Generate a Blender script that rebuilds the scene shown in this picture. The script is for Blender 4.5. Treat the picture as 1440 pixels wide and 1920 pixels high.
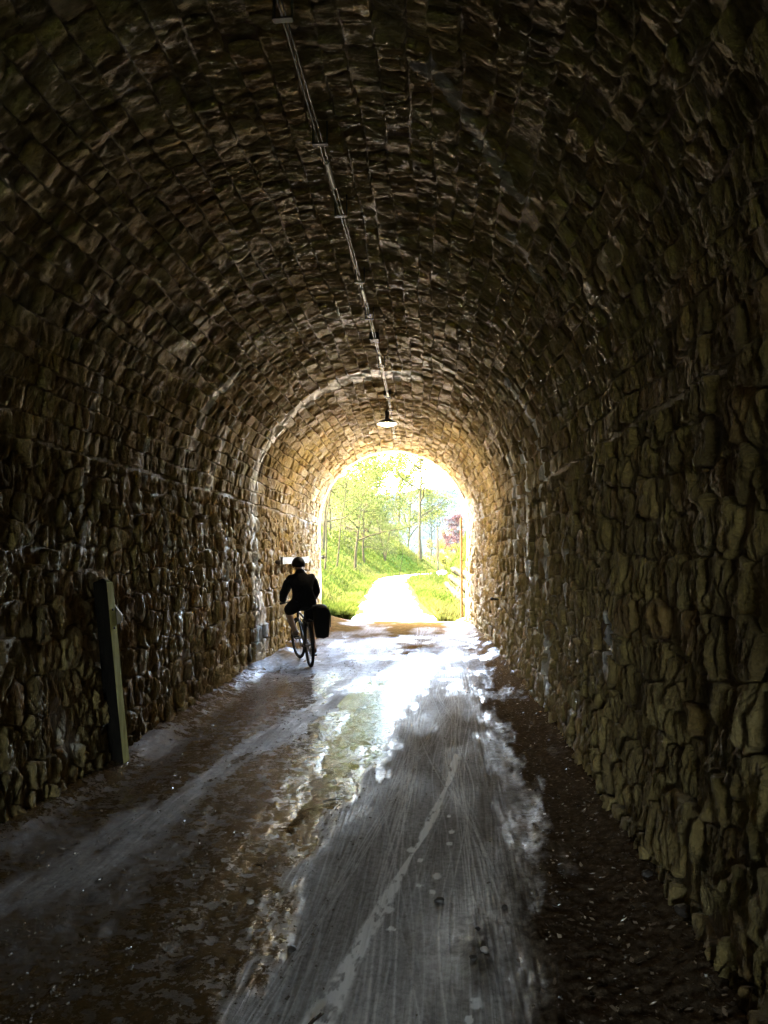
import bpy, math, random
import numpy as np
from mathutils import Vector, Matrix

PI = math.pi
R_ = math.radians
scene = bpy.context.scene
for o in list(bpy.data.objects):
    bpy.data.objects.remove(o)

# ------------------------------------------------------------------ camera
cam_d = bpy.data.cameras.new('camera')
cam = bpy.data.objects.new('camera', cam_d)
scene.collection.objects.link(cam)
cam_d.sensor_fit = 'VERTICAL'
cam_d.sensor_height = 24.0
FPX = 1386.0
cam_d.lens = 24.0 * FPX / 1920.0
cam_d.clip_start = 0.05
cam_d.clip_end = 20000
CAM_H = 1.75
YAW = math.atan(130 / FPX)
PITCH = math.atan(80 / FPX)
cam.location = (0, 0, CAM_H)
cam.rotation_euler = (PI / 2 + PITCH, 0, YAW)
scene.camera = cam
scene.render.resolution_x = 768
scene.render.resolution_y = 1024

# ------------------------------------------------------------------ sky and sun
SUN_EL, SUN_AZ = R_(46), R_(-84)        # azimuth from +Y towards +X : the sun stands to the left of the track
world = bpy.data.worlds.new('World')
scene.world = world
world.use_nodes = True
wn = world.node_tree
wn.nodes.clear()
sky = wn.nodes.new('ShaderNodeTexSky')
sky.sky_type = 'NISHITA'
sky.sun_disc = False
sky.sun_elevation = SUN_EL
sky.sun_rotation = SUN_AZ
sky.dust_density = 4.0
sky.air_density = 1.0
sky.ozone_density = 1.0
bg = wn.nodes.new('ShaderNodeBackground')
bg.inputs['Strength'].default_value = 0.15
wo = wn.nodes.new('ShaderNodeOutputWorld')
wn.links.new(sky.outputs[0], bg.inputs[0])
wn.links.new(bg.outputs[0], wo.inputs[0])

sun_d = bpy.data.lights.new('sun', 'SUN')
sun_d.energy = 2.0
sun_d.angle = R_(0.53)
sun_d.color = (1.0, 0.93, 0.82)
sun = bpy.data.objects.new('sun', sun_d)
scene.collection.objects.link(sun)
sdir = Vector((math.sin(SUN_AZ) * math.cos(SUN_EL), math.cos(SUN_AZ) * math.cos(SUN_EL), math.sin(SUN_EL)))
sun.rotation_euler = sdir.to_track_quat('Z', 'Y').to_euler()
sun.location = (-30, 30, 40)

# ------------------------------------------------------------------ exposure and render
vs = scene.view_settings
vs.view_transform = 'Standard'
vs.look = 'None'
vs.gamma = 1.0
vs.exposure = 7.15
vs.use_curve_mapping = False
scene.render.engine = 'CYCLES'
cy = scene.cycles
cy.max_bounces = 12
cy.diffuse_bounces = 6
cy.glossy_bounces = 4
cy.transmission_bounces = 6
cy.transparent_max_bounces = 12
cy.volume_bounces = 1
cy.caustics_reflective = True
cy.sample_clamp_indirect = 6.0
cy.blur_glossy = 0.5
cy.use_adaptive_sampling = True
cy.adaptive_threshold = 0.02
cy.use_guiding = True
cy.use_denoising = True
try:
    cy.denoiser = 'OPENIMAGEDENOISE'
    cy.denoising_input_passes = 'RGB_ALBEDO_NORMAL'
    cy.denoising_prefilter = 'ACCURATE'
except Exception:
    pass

# ------------------------------------------------------------------ helpers
COL = scene.collection
rng = np.random.default_rng(7)
random.seed(7)


def _hash(ix, iy, iz, seed):
    h = (ix.astype(np.int64) * 374761393 + iy.astype(np.int64) * 668265263 + iz.astype(np.int64) * 2147483647 + seed * 974634541) & 0xFFFFFFFF
    h = ((h ^ (h >> 13)) * 1274126177) & 0xFFFFFFFF
    h = ((h ^ (h >> 16)) * 2246822519) & 0xFFFFFFFF
    h = h ^ (h >> 15)
    return (h & 0xFFFFFF).astype(np.float64) / 0xFFFFFF


def vnoise(x, y, z=None, seed=0):
    x = np.asarray(x, float); y = np.asarray(y, float) + np.zeros_like(x); x = x + np.zeros_like(y)
    x0, y0 = np.floor(x), np.floor(y)
    fx, fy = x - x0, y - y0
    fx = fx * fx * (3 - 2 * fx); fy = fy * fy * (3 - 2 * fy)
    ix, iy = x0.astype(np.int64), y0.astype(np.int64)
    iz = np.zeros(1, np.int64)
    a = _hash(ix, iy, iz, seed); b = _hash(ix + 1, iy, iz, seed)
    c = _hash(ix, iy + 1, iz, seed); d = _hash(ix + 1, iy + 1, iz, seed)
    top = a + (b - a) * fx; bot = c + (d - c) * fx
    return (top + (bot - top) * fy) * 2 - 1


def fbm(x, y, z=None, octv=4, seed=0, gain=0.5):
    a, sc, r = 1.0, 1.0, 0
    x = np.asarray(x, float); y = np.asarray(y, float)
    for i in range(octv):
        r = r + a * vnoise(x * sc, y * sc, None, seed + i * 17)
        a *= gain; sc *= 2.03
    return r


def sstep(a, b, x):
    t = np.clip((x - a) / (b - a), 0, 1)
    return t * t * (3 - 2 * t)


def mesh_from(name, verts, faces, mat=None, smooth=False, attrs=None, tri=None):
    """faces: list of tuples, or an (n,k) int array."""
    me = bpy.data.meshes.new(name)
    verts = np.asarray(verts, dtype=np.float32)
    if isinstance(faces, np.ndarray):
        n, k = faces.shape
        me.vertices.add(len(verts))
        me.vertices.foreach_set('co', verts.ravel())
        me.loops.add(n * k)
        me.loops.foreach_set('vertex_index', faces.astype(np.int32).ravel())
        me.polygons.add(n)
        me.polygons.foreach_set('loop_start', np.arange(0, n * k, k, dtype=np.int32))
        try:
            me.polygons.foreach_set('loop_total', np.full(n, k, dtype=np.int32))
        except Exception:
            pass
        me.update(calc_edges=True)
    else:
        me.from_pydata([tuple(v) for v in verts.tolist()], [], faces)
        me.update()
    if smooth:
        me.polygons.foreach_set('use_smooth', np.ones(len(me.polygons), dtype=bool))
    for nm, arr in (attrs or {}).items():
        arr = np.asarray(arr, dtype=np.float32)
        if arr.ndim == 1:
            at = me.attributes.new(nm, 'FLOAT', 'POINT')
            at.data.foreach_set('value', arr)
        else:
            at = me.attributes.new(nm, 'FLOAT_COLOR', 'POINT')
            if arr.shape[1] == 3:
                arr = np.concatenate([arr, np.ones((len(arr), 1), np.float32)], 1)
            at.data.foreach_set('color', arr.ravel())
    if mat is not None:
        me.materials.append(mat)
    return me


def link(name, data, parent=None, loc=None, label=None, cat=None, group=None, kind=None):
    o = bpy.data.objects.new(name, data)
    COL.objects.link(o)
    if loc is not None:
        o.location = loc
    if parent is not None:
        o.parent = parent
    if label: o['label'] = label
    if cat: o['category'] = cat
    if group: o['group'] = group
    if kind: o['kind'] = kind
    return o


class MB:
    """collects verts/faces of a part"""
    def __init__(s):
        s.v = []; s.f = []

    def add(s, v, f):
        b = len(s.v)
        s.v += [tuple(p) for p in v]
        s.f += [tuple(i + b for i in q) for q in f]

    def box(s, c, size, rot=None):
        hx, hy, hz = [k / 2 for k in size]
        m = rot if rot is not None else Matrix.Identity(3)
        P = [Vector((x, y, z)) for x in (-hx, hx) for y in (-hy, hy) for z in (-hz, hz)]
        s.add([m @ p + Vector(c) for p in P], [(0, 1, 3, 2), (4, 6, 7, 5), (0, 4, 5, 1), (2, 3, 7, 6), (0, 2, 6, 4), (1, 5, 7, 3)])

    def tube(s, pts, rad, n=8, cap=True):
        pts = [Vector(p) for p in pts]
        if not hasattr(rad, '__len__'):
            rad = [rad] * len(pts)
        rings = []
        up = Vector((0.13, 0.31, 0.94)).normalized()
        v = []
        for i, p in enumerate(pts):
            d = (pts[min(i + 1, len(pts) - 1)] - pts[max(i - 1, 0)])
            d = d.normalized() if d.length > 1e-9 else Vector((0, 0, 1))
            a = d.cross(up)
            if a.length < 1e-3:
                a = d.cross(Vector((1, 0, 0)))
            a.normalize(); b = d.cross(a)
            for k in range(n):
                t = 2 * PI * k / n
                v.append(p + a * (rad[i] * math.cos(t)) + b * (rad[i] * math.sin(t)))
        f = []
        for i in range(len(pts) - 1):
            for k in range(n):
                k2 = (k + 1) % n
                f.append((i * n + k, i * n + k2, (i + 1) * n + k2, (i + 1) * n + k))
        if cap:
            f.append(tuple(range(n - 1, -1, -1)))
            f.append(tuple(range((len(pts) - 1) * n, len(pts) * n)))
        s.add(v, f)

    def torus(s, c, axis, R, r, n=32, m=8):
        axis = Vector(axis).normalized()
        a = axis.orthogonal().normalized(); b = axis.cross(a)
        v = []; f = []
        for i in range(n):
            t = 2 * PI * i / n
            rd = a * math.cos(t) + b * math.sin(t)
            for k in range(m):
                q = 2 * PI * k / m
                v.append(Vector(c) + rd * (R + r * math.cos(q)) + axis * (r * math.sin(q)))
        for i in range(n):
            for k in range(m):
                i2, k2 = (i + 1) % n, (k + 1) % m
                f.append((i * m + k, i2 * m + k, i2 * m + k2, i * m + k2))
        s.add(v, f)

    def lathe(s, prof, n=24, c=(0, 0, 0)):
        v = []; f = []
        for (r, z) in prof:
            for k in range(n):
                t = 2 * PI * k / n
                v.append((c[0] + r * math.cos(t), c[1] + r * math.sin(t), c[2] + z))
        for i in range(len(prof) - 1):
            for k in range(n):
                k2 = (k + 1) % n
                f.append((i * n + k, i * n + k2, (i + 1) * n + k2, (i + 1) * n + k))
        s.add(v, f)

    def blob(s, c, rad, n=12, m=8, jitter=0.0, seed=0, rot=None):
        v = []; f = []
        rr = random.Random(seed)
        M = rot if rot is not None else Matrix.Identity(3)
        for i in range(m + 1):
            a = PI * i / m
            for k in range(n):
                t = 2 * PI * k / n
                j = 1 + jitter * (rr.random() * 2 - 1)
                p = Vector((rad[0] * math.sin(a) * math.cos(t) * j, rad[1] * math.sin(a) * math.sin(t) * j, rad[2] * math.cos(a) * j))
                v.append(M @ p + Vector(c))
        for i in range(m):
            for k in range(n):
                k2 = (k + 1) % n
                f.append((i * n + k, (i + 1) * n + k, (i + 1) * n + k2, i * n + k2))
        s.add(v, f)

    def build(s, name, mat, parent=None, smooth=True, bevel=0.0, **kw):
        me = mesh_from(name, s.v, s.f, mat, smooth=False)
        if smooth:
            try:
                me.polygons.foreach_set('use_smooth', np.ones(len(me.polygons), dtype=bool))
                me.set_sharp_from_angle(angle=R_(38))
            except Exception:
                pass
        o = link(name, me, parent, **kw)
        if bevel:
            md = o.modifiers.new('bevel', 'BEVEL'); md.width = bevel; md.segments = 2; md.limit_method = 'ANGLE'
        return o


def empty(name, loc=(0, 0, 0), rz=0.0, label=None, cat=None, group=None, kind=None):
    o = link(name, None, None, loc, label, cat, group, kind)
    o.rotation_euler = (0, 0, rz)
    o.empty_display_size = 0.2
    return o


# ------------------------------------------------------------------ material helpers
class NT:
    def __init__(s, name):
        s.m = bpy.data.materials.new(name); s.m.use_nodes = True
        s.t = s.m.node_tree; s.t.nodes.clear()
        s.out = s.t.nodes.new('ShaderNodeOutputMaterial')

    def n(s, typ, **kw):
        nd = s.t.nodes.new('ShaderNode' + typ)
        for k, v in kw.items():
            setattr(nd, k, v)
        return nd

    def l(s, a, b):
        s.t.links.new(a, b)

    def pos(s):
        return s.n('NewGeometry').outputs['Position']

    def mapping(s, vec, scale=(1, 1, 1), loc=(0, 0, 0), rot=(0, 0, 0)):
        m = s.n('Mapping'); s.l(vec, m.inputs['Vector'])
        m.inputs['Scale'].default_value = scale; m.inputs['Location'].default_value = loc; m.inputs['Rotation'].default_value = rot
        return m.outputs[0]

    def noise(s, vec, scale, detail=4, rough=0.55, dist=0.0):
        x = s.n('TexNoise'); s.l(vec, x.inputs['Vector'])
        x.inputs['Scale'].default_value = scale; x.inputs['Detail'].default_value = detail
        x.inputs['Roughness'].default_value = rough; x.inputs['Distortion'].default_value = dist
        return x.outputs['Fac']

    def attr(s, name, out='Fac'):
        a = s.n('Attribute'); a.attribute_name = name
        return a.outputs[out]

    def math(s, op, a, b=None, clamp=False):
        m = s.n('Math', operation=op); m.use_clamp = clamp
        for i, v in enumerate((a, b)):
            if v is None: continue
            if isinstance(v, (int, float)): m.inputs[i].default_value = v
            else: s.l(v, m.inputs[i])
        return m.outputs[0]

    def ramp(s, fac, stops):
        r = s.n('ValToRGB'); s.l(fac, r.inputs[0])
        e = r.color_ramp.elements
        while len(e) < len(stops): e.new(0.5)
        for i, (p, c) in enumerate(stops):
            e[i].position = p
            e[i].color = (c, c, c, 1) if isinstance(c, (int, float)) else (*c, 1)
        return r.outputs[0]

    def mix(s, fac, a, b, blend='MIX'):
        m = s.n('Mix', data_type='RGBA', blend_type=blend)
        for idx, v in ((0, fac), (6, a), (7, b)):
            if isinstance(v, (int, float)): m.inputs[idx].default_value = v
            elif isinstance(v, tuple): m.inputs[idx].default_value = (*v, 1)
            else: s.l(v, m.inputs[idx])
        return m.outputs[2]

    def bump(s, h, strength=0.5, dist=0.02, nrm=None):
        b = s.n('Bump'); s.l(h, b.inputs['Height'])
        if isinstance(strength, (int, float)): b.inputs['Strength'].default_value = strength
        else: s.l(strength, b.inputs['Strength'])
        b.inputs['Distance'].default_value = dist
        if nrm is not None: s.l(nrm, b.inputs['Normal'])
        return b.outputs[0]

    def principled(s, color, rough=0.6, normal=None, metal=0.0, spec=0.5, trans=None):
        p = s.n('BsdfPrincipled')
        for key, v in (('Base Color', color), ('Roughness', rough), ('Metallic', metal), ('Specular IOR Level', spec)):
            if isinstance(v, (int, float)): p.inputs[key].default_value = v
            elif isinstance(v, tuple): p.inputs[key].default_value = (*v, 1)
            else: s.l(v, p.inputs[key])
        if normal is not None: s.l(normal, p.inputs['Normal'])
        s.l(p.outputs[0], s.out.inputs['Surface'])
        return p


def simple_mat(name, color, rough=0.6, metal=0.0, var=0.25, scale=9.0, bump=0.15, bscale=60.0, spec=0.5):
    t = NT(name); P = t.pos()
    n1 = t.noise(P, scale, 5)
    dark = tuple(c * (1 - var) for c in color); lite = tuple(min(1, c * (1 + var)) for c in color)
    c = t.ramp(n1, [(0.3, dark), (0.7, lite)])
    b = t.bump(t.noise(P, bscale, 4), bump, 0.01)
    r = t.math('ADD', t.math('MULTIPLY', n1, 0.3), rough - 0.15)
    t.principled(c, r, b, metal, spec)
    return t.m


# ------------------------------------------------------------------ tunnel geometry
RAD = 1.98          # half width and vault radius
HW = 2.54           # springing height
UV0, UV1 = HW, HW + PI * RAD
UMAX = 2 * HW + PI * RAD
T_END = 19.5        # far mouth
T_BACK = -18.0       # unseen mouth behind the viewer, added and spaced for fill light
XC0 = -0.858
CURV = 264.0


def axis_at(t):
    t = np.asarray(t, float)
    tt = np.maximum(t, 0)
    return XC0 - tt * tt / (2 * CURV), t, tt / CURV


def surf(t, u, h):
    """point of the lining: t along, u round the section from the left foot, h inwards"""
    t = np.asarray(t, float); u = np.asarray(u, float); h = np.asarray(h, float)
    cx, cyy, ph = axis_at(t)
    ang = np.clip((u - HW) / RAD, 0, PI)
    r = RAD - h
    batter = np.where(u < HW, -0.045 * (1 - u / HW), np.where(u > UV1, -0.045 * (1 - (UMAX - u) / HW), 0))
    lat = np.where(u < HW, -(r + batter), np.where(u > UV1, r + batter, -r * np.cos(ang)))
    z = np.where(u < HW, u, np.where(u > UV1, UMAX - u, HW + r * np.sin(ang)))
    x = cx + lat * np.cos(ph)
    y = cyy + lat * np.sin(ph)
    return np.stack([x, y, z], -1)


def bulge(t, u):
    return 0.035 * fbm(t * 0.55, u * 0.6, octv=3, seed=91)


# lime streaks: polylines (t,u), width, strength
_uc = (UV0 + UV1) / 2
LIME = [
    ([(11.75, 0.1), (11.45, 0.9), (11.25, 1.6), (11.2, 2.4), (11.2, 3.2), (11.3, 4.2), (11.3, 4.9), (11.15, 5.4), (11.1, 5.95)], 0.25, 1.0),
    ([(11.9, 0.05), (12.0, 0.6), (11.7, 1.2)], 0.10, 0.7), ([(11.75, 0.15), (11.42, 1.0), (11.27, 1.8), (11.2, 2.7)], 0.20, 1.0),
    ([(8.0, 3.0), (8.1, 3.5), (8.3, 3.9)], 0.10, 0.75), ([(8.9, 2.6), (9.0, 3.2), (9.1, 3.6)], 0.09, 0.6),
    ([(9.9, 2.9), (10.0, 3.4)], 0.06, 0.5), ([(6.7, 2.2), (6.75, 2.9), (6.8, 3.4)], 0.035, 0.45),
    ([(5.6, 1.8), (5.55, 2.5), (5.6, 3.2)], 0.035, 0.5), ([(7.9, 0.7), (7.8, 1.2)], 0.07, 0.75),
    ([(9.6, 0.9), (9.5, 1.5), (9.6, 2.0)], 0.06, 0.6), ([(10.2, 1.0), (10.2, 1.7)], 0.05, 0.6), ([(6.6, 1.9), (6.6, 2.2)], 0.03, 0.5),
    ([(7.3, 1.8), (7.25, 2.2)], 0.03, 0.5), ([(5.3, 0.35), (5.2, 0.6)], 0.1, 0.4),
    # right-hand side
    ([(8.05, UMAX - 0.2), (8.0, UMAX - 1.2), (8.0, UMAX - 2.2), (8.05, UMAX - 3.0), (8.1, UMAX - 3.7)], 0.085, 0.75),
    ([(9.4, UMAX - 1.4), (9.3, UMAX - 2.4), (9.4, UMAX - 3.1)], 0.10, 0.8), ([(10.6, UMAX - 1.2), (10.5, UMAX - 2.0), (10.6, UMAX - 3.0)], 0.16, 0.65),
    ([(6.9, UMAX - 1.35), (6.8, UMAX - 1.8)], 0.07, 0.55), ([(5.05, UMAX - 1.0), (5.05, UMAX - 1.28)], 0.07, 0.9),
    ([(7.9, UMAX - 0.45), (7.8, UMAX - 0.75)], 0.12, 0.5), ([(4.6, 7.1), (4.3, 6.75), (3.9, 6.4)], 0.06, 0.4), ([(5.4, 7.4), (5.2, 7.1)], 0.05, 0.35),
]


def lime_field(t, u):
    t = np.asarray(t, float); u = np.asarray(u, float)
    res = np.zeros_like(t)
    wob = 0.06 * fbm(t * 2.3 + 5, u * 2.3, octv=3, seed=5)
    pat = 0.5 + 0.5 * fbm(t * 9, u * 4, octv=4, seed=33)
    for pts, w, s in LIME:
        d = np.full_like(t, 9.0)
        for (a, b) in zip(pts[:-1], pts[1:]):
            a = np.array(a); b = np.array(b); ab = b - a
            k = np.clip(((t - a[0]) * ab[0] + (u - a[1]) * ab[1]) / (ab @ ab), 0, 1)
            d = np.minimum(d, np.hypot(t + wob - a[0] - k * ab[0], (u - a[1] - k * ab[1]) * 0.8))
        f = np.clip(1.25 - d / w, 0, 1)
        res = np.maximum(res, min(1.0, s * 1.25) * np.clip(f * 5.0 * (0.5 + 1.0 * pat) - 0.5, 0, 1))
    return res


# ------------------------------------------------------------------ materials of the tunnel
def stone_material(name, mortar=False):
    t = NT(name); P = t.pos()
    rc = t.n('SeparateColor'); t.l(t.attr('srand', 'Color'), rc.inputs[0])
    n_big = t.noise(P, 1.3, 4)
    n_mid = t.noise(P, 9.0, 6, 0.6)
    n_fine = t.noise(P, 45.0, 5, 0.65)
    if mortar:
        c = t.ramp(n_mid, [(0.25, (0.18, 0.13, 0.055)), (0.5, (0.29, 0.218, 0.092)), (0.75, (0.38, 0.30, 0.14))])
        c = t.mix(t.ramp(t.noise(P, 3.1, 3), [(0.5, 0.0), (0.7, 0.7)]), c, (0.24, 0.13, 0.07))
    else:
        c = t.ramp(rc.outputs[0], [(0.0, (0.20, 0.146, 0.045)), (0.25, (0.32, 0.243, 0.072)), (0.5, (0.42, 0.322, 0.094)),
                                   (0.72, (0.49, 0.388, 0.122)), (0.86, (0.38, 0.22, 0.062)), (1.0, (0.54, 0.455, 0.17))])
        c = t.mix(0.42, c, t.ramp(n_mid, [(0.28, (0.13, 0.094, 0.036)), (0.55, (0.36, 0.275, 0.10)), (0.8, (0.52, 0.42, 0.18))]))
        c = t.mix(t.math('MULTIPLY', t.ramp(n_fine, [(0.55, 0.0), (0.75, 1.0)]), 0.35), c, (0.10, 0.075, 0.05))
    c = t.mix(1.0, c, (1.0, 0.95, 1.04), 'MULTIPLY')
    # algae near the foot of the walls and in damp patches
    sep = t.n('SeparateXYZ'); t.l(P, sep.inputs[0])
    low = t.ramp(t.math('MULTIPLY', sep.outputs['Z'], 0.3), [(0.0, 0.32), (0.45, 0.18), (0.85, 0.07), (1.0, 0.04)])
    alg = t.math('MULTIPLY', t.ramp(t.noise(P, 2.2, 5, 0.6), [(0.42, 0.0), (0.66, 1.0)]), low, True)
    c = t.mix(alg, c, t.ramp(n_mid, [(0.3, (0.12, 0.115, 0.025)), (0.7, (0.28, 0.27, 0.08))]))
    lime = t.math('MULTIPLY', t.attr('lime'), t.ramp(n_fine, [(0.2, 0.65), (0.5, 1.0)]), True)
    c = t.mix(lime, c, t.ramp(n_mid, [(0.3, (0.70, 0.68, 0.62)), (0.7, (0.90, 0.885, 0.85))]))
    wet = t.ramp(n_big, [(0.4, 0.72), (0.68, 0.38)])
    rough = t.math('ADD', wet, t.math('MULTIPLY', n_fine, 0.15))
    rough = t.math('SUBTRACT', rough, t.math('MULTIPLY', lime, 0.3), True)
    # split-slate grain: fine ledges plus pitted noise
    grain = t.noise(t.mapping(P, (5.0, 24.0, 5.0), rot=(0.08, 0.1, 0.1)), 2.2, 7, 0.68, 0.5)
    h = t.math('ADD', t.math('MULTIPLY', grain, 1.0), t.math('MULTIPLY', t.noise(P, 55.0, 6, 0.75), 0.6))
    b = t.bump(h, 1.0, 0.045)
    c = t.mix(t.math('MULTIPLY', t.math('MULTIPLY', t.ramp(grain, [(0.32, 1.0), (0.5, 0.0)]), 0.55), t.math('SUBTRACT', 1.0, lime)), c, (0.08, 0.056, 0.03))
    t.principled(c, rough, b, 0.0, 0.45)
    return t.m


M_STONE = stone_material('split_stone')
M_MORTAR = stone_material('lime_mortar', True)


# ------------------------------------------------------------------ stones
def chaikin(p, it=1, k=0.22):
    for _ in range(it):
        q = np.roll(p, -1, 0)
        p = np.stack([p * (1 - k) + q * k, p * k + q * (1 - k)], 1).reshape(-1, 2)
    return p


def resample(p, n):
    q = np.vstack([p, p[:1]])
    d = np.hypot(*(q[1:] - q[:-1]).T)
    s = np.concatenate([[0], np.cumsum(d)])
    x = np.linspace(0, s[-1], n, endpoint=False)
    return np.stack([np.interp(x, s, q[:, 0]), np.interp(x, s, q[:, 1])], 1)


def area(p):
    x, y = p[:, 0], p[:, 1]
    return 0.5 * abs(np.dot(x, np.roll(y, -1)) - np.dot(y, np.roll(x, -1)))


cam_m = Matrix.Translation(cam.location) @ cam.rotation_euler.to_matrix().to_4x4()
cam_inv = np.array(cam_m.inverted())


def project(P):
    q = P @ cam_inv[:3, :3].T + cam_inv[:3, 3]
    d = -q[:, 2]
    d = np.where(d < 0.05, np.nan, d)
    return np.stack([720 + FPX * q[:, 0] / d, 960 - FPX * q[:, 1] / d], 1)


def seen_area(cell):
    P = surf(cell[:, 0], cell[:, 1], np.zeros(len(cell)))
    q = project(P)
    if np.isnan(q).any(): return 0.0
    c = q.mean(0)
    if not (-20 < c[0] < 1460 and -20 < c[1] < 1940): return 0.0
    return area(q)


_FC = {}


def stone_faces(n, m):
    if (n, m) not in _FC:
        i = np.arange(n); i2 = (i + 1) % n
        F = []
        for j in range(m - 1):
            a, b = j * n, (j + 1) * n
            F.append(np.stack([a + i, a + i2, b + i2], 1)); F.append(np.stack([a + i, b + i2, b + i], 1))
        F.append(np.stack([(m - 1) * n + i, (m - 1) * n + i2, np.full(n, m * n)], 1))
        _FC[(n, m)] = np.vstack(F)
    return _FC[(n, m)]


def lining(owner, cells, n_parts, sid0, gap, proud, rough, rest_name):
    """every cell of the lining becomes one rough stone: outline, shoulder, uneven split face"""
    areas = np.array([seen_area(c) for c in cells])
    order = np.argsort(-areas)
    parts = set(order[:n_parts].tolist())
    Q, RI, PA, cnt, faces = [], [], [], [], []
    for i, cell in enumerate(cells):
        sid = sid0 + i
        a = areas[i]
        if a > 4000: n, rings = 44, 10
        elif a > 1200: n, rings = 26, 5
        elif a > 300: n, rings = 18, 4
        else: n, rings = 14, 3
        r = random.Random(sid * 7919 + 13)
        c = cell.mean(0)
        p = resample(chaikin(cell, 1, 0.10 + 0.12 * r.random()), n)
        d = p - c
        L = np.hypot(d[:, 0], d[:, 1]) + 1e-9
        d = d * (np.clip(L - gap * (0.7 + 0.9 * r.random()), 0.01, None) / L)[:, None]
        ang = np.arctan2(d[:, 1], d[:, 0])
        jit = 1 + 0.035 * np.cos(3 * ang + 6.28 * r.random()) + 0.03 * np.cos(5 * ang + 6.28 * r.random()) + 0.025 * np.cos(9 * ang + 6.28 * r.random())
        jit = jit * (1 + 0.02 * (np.random.default_rng(sid).random(n) * 2 - 1))
        d = d * jit[:, None]
        ks = np.array([1.04, 1.0, 0.965] + list(np.linspace(0.84, 0.2, rings)))
        q = (c + d[None] * ks[:, None, None]).reshape(-1, 2)
        Q.append(q); Q.append(c[None])
        RI.append(np.repeat(np.minimum(np.arange(len(ks)), 3), n)); RI.append(np.array([3]))
        base_h = proud * (-0.1 + 1.1 * r.random()) if r.random() > 0.08 else -proud * r.uniform(0.1, 0.4)
        k = len(q) + 1
        PA.append(np.tile([base_h, (r.random() - 0.5) * 0.2, (r.random() - 0.5) * 0.16, r.random() * 0.8 - 0.4, c[0], c[1], sid, r.random(), r.random(), r.random()], (k, 1)))
        cnt.append(k); faces.append(stone_faces(n, len(ks)))
    Q = np.vstack(Q); RI = np.concatenate(RI); PA = np.vstack(PA)
    bh, tx, ty, dn, c0, c1, sd = PA[:, :7].T
    a_ = Q[:, 0] * np.cos(dn) + Q[:, 1] * np.sin(dn); b_ = -Q[:, 0] * np.sin(dn) + Q[:, 1] * np.cos(dn)
    rel = fbm(a_ * 24.0 + sd * 3.137, b_ * 5.5, octv=4, seed=21, gain=0.6)
    rel = 0.5 * rel + 0.5 * (np.floor((rel + 1) * 3.0) / 3.0 - 1)          # ledges of split slate
    H = bh + rough * rel + tx * (Q[:, 0] - c0) + ty * (Q[:, 1] - c1)
    H = np.where(RI == 0, -0.055, np.where(RI == 1, np.minimum(H - 0.006, bh) - 0.004, np.where(RI == 2, H - 0.002, H)))
    H = H + bulge(Q[:, 0], Q[:, 1])
    P = surf(Q[:, 0], Q[:, 1], H)
    LM = lime_field(Q[:, 0], Q[:, 1])
    SR = PA[:, 7:10]
    bv, bf, br, bl = [], [], [], []
    base = 0; o = 0
    for i, k in enumerate(cnt):
        sl = slice(o, o + k); o += k
        if i in parts:
            c = P[sl].mean(0)
            me = mesh_from('stone', P[sl] - c, faces[i], M_STONE, attrs={'srand': SR[sl], 'lime': LM[sl]})
            link('stone', me, owner, tuple(c))
        else:
            bv.append(P[sl]); bf.append(faces[i] + base); br.append(SR[sl]); bl.append(LM[sl])
            base += k
    if bv:
        me = mesh_from(rest_name, np.vstack(bv), np.vstack(bf), M_STONE, attrs={'srand': np.vstack(br), 'lime': np.concatenate(bl)})
        link(rest_name, me, owner, kind='stuff')


def mortar_sheet(owner, name, t0, t1, dt, u0, u1, du, mat):
    nt, nu = int((t1 - t0) / dt) + 1, int((u1 - u0) / du) + 1
    T, U = np.meshgrid(np.linspace(t0, t1, nt), np.linspace(u0, u1, nu), indexing='ij')
    H = -0.017 + bulge(T, U) + 0.007 * fbm(T * 11, U * 7, octv=4, seed=61)
    P = surf(T, U, H).reshape(-1, 3)
    idx = np.arange(nt * nu).reshape(nt, nu)
    F = np.stack([idx[:-1, :-1], idx[1:, :-1], idx[1:, 1:], idx[:-1, 1:]], -1).reshape(-1, 4)
    me = mesh_from(name, P, F, mat, smooth=True, attrs={'lime': lime_field(T.ravel(), U.ravel()), 'srand': np.full((nt * nu, 3), 0.5)})
    return link(name, me, owner)


T_STONE0 = 0.6
# vault: coursed rubble, courses parallel to the track
cells_v = []
ncourse = 38
ub = np.linspace(UV0 + 0.01, UV1 - 0.01, ncourse + 1)
ub[1:-1] += rng.uniform(-0.02, 0.02, ncourse - 1)
for k in range(ncourse):
    t = T_STONE0 + rng.uniform(0, 0.3)
    skew = 0
    while t < T_END - 0.1:
        L = float(np.clip(rng.lognormal(math.log(0.165), 0.45), 0.06, 0.45))
        t2 = min(t + L, T_END)
        sk2 = rng.uniform(-0.035, 0.035)
        a, b = ub[k], ub[k + 1]

        def wb(tt, uu, kk):
            return 0.014 * math.sin(tt * 2.1 + kk * 1.7) + 0.008 * math.sin(tt * 5.3 + kk)
        cells_v.append(np.array([[t - skew, a + wb(t, a, k)], [(t + t2) / 2, a + wb((t + t2) / 2, a, k)], [t2 - sk2, a + wb(t2, a, k)],
                                 [t2 + sk2, b + wb(t2, b, k + 1)], [(t + t2) / 2, b + wb((t + t2) / 2, b, k + 1)], [t + skew, b + wb(t, b, k + 1)]]))
        skew = sk2
        t = t2
vault = empty('tunnel_vault', (-0.86, 9.0, HW), label='arched tunnel vault of coursed brown rubble stone overhead', cat='vault')
vault_inv = (0.86, -9.0, -HW)


def at_world(owner):
    """children of an owner empty are given in world coordinates"""
    loc = owner.location.copy()
    for ch in owner.children:
        ch.matrix_parent_inverse = Matrix.Translation(-loc)


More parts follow.
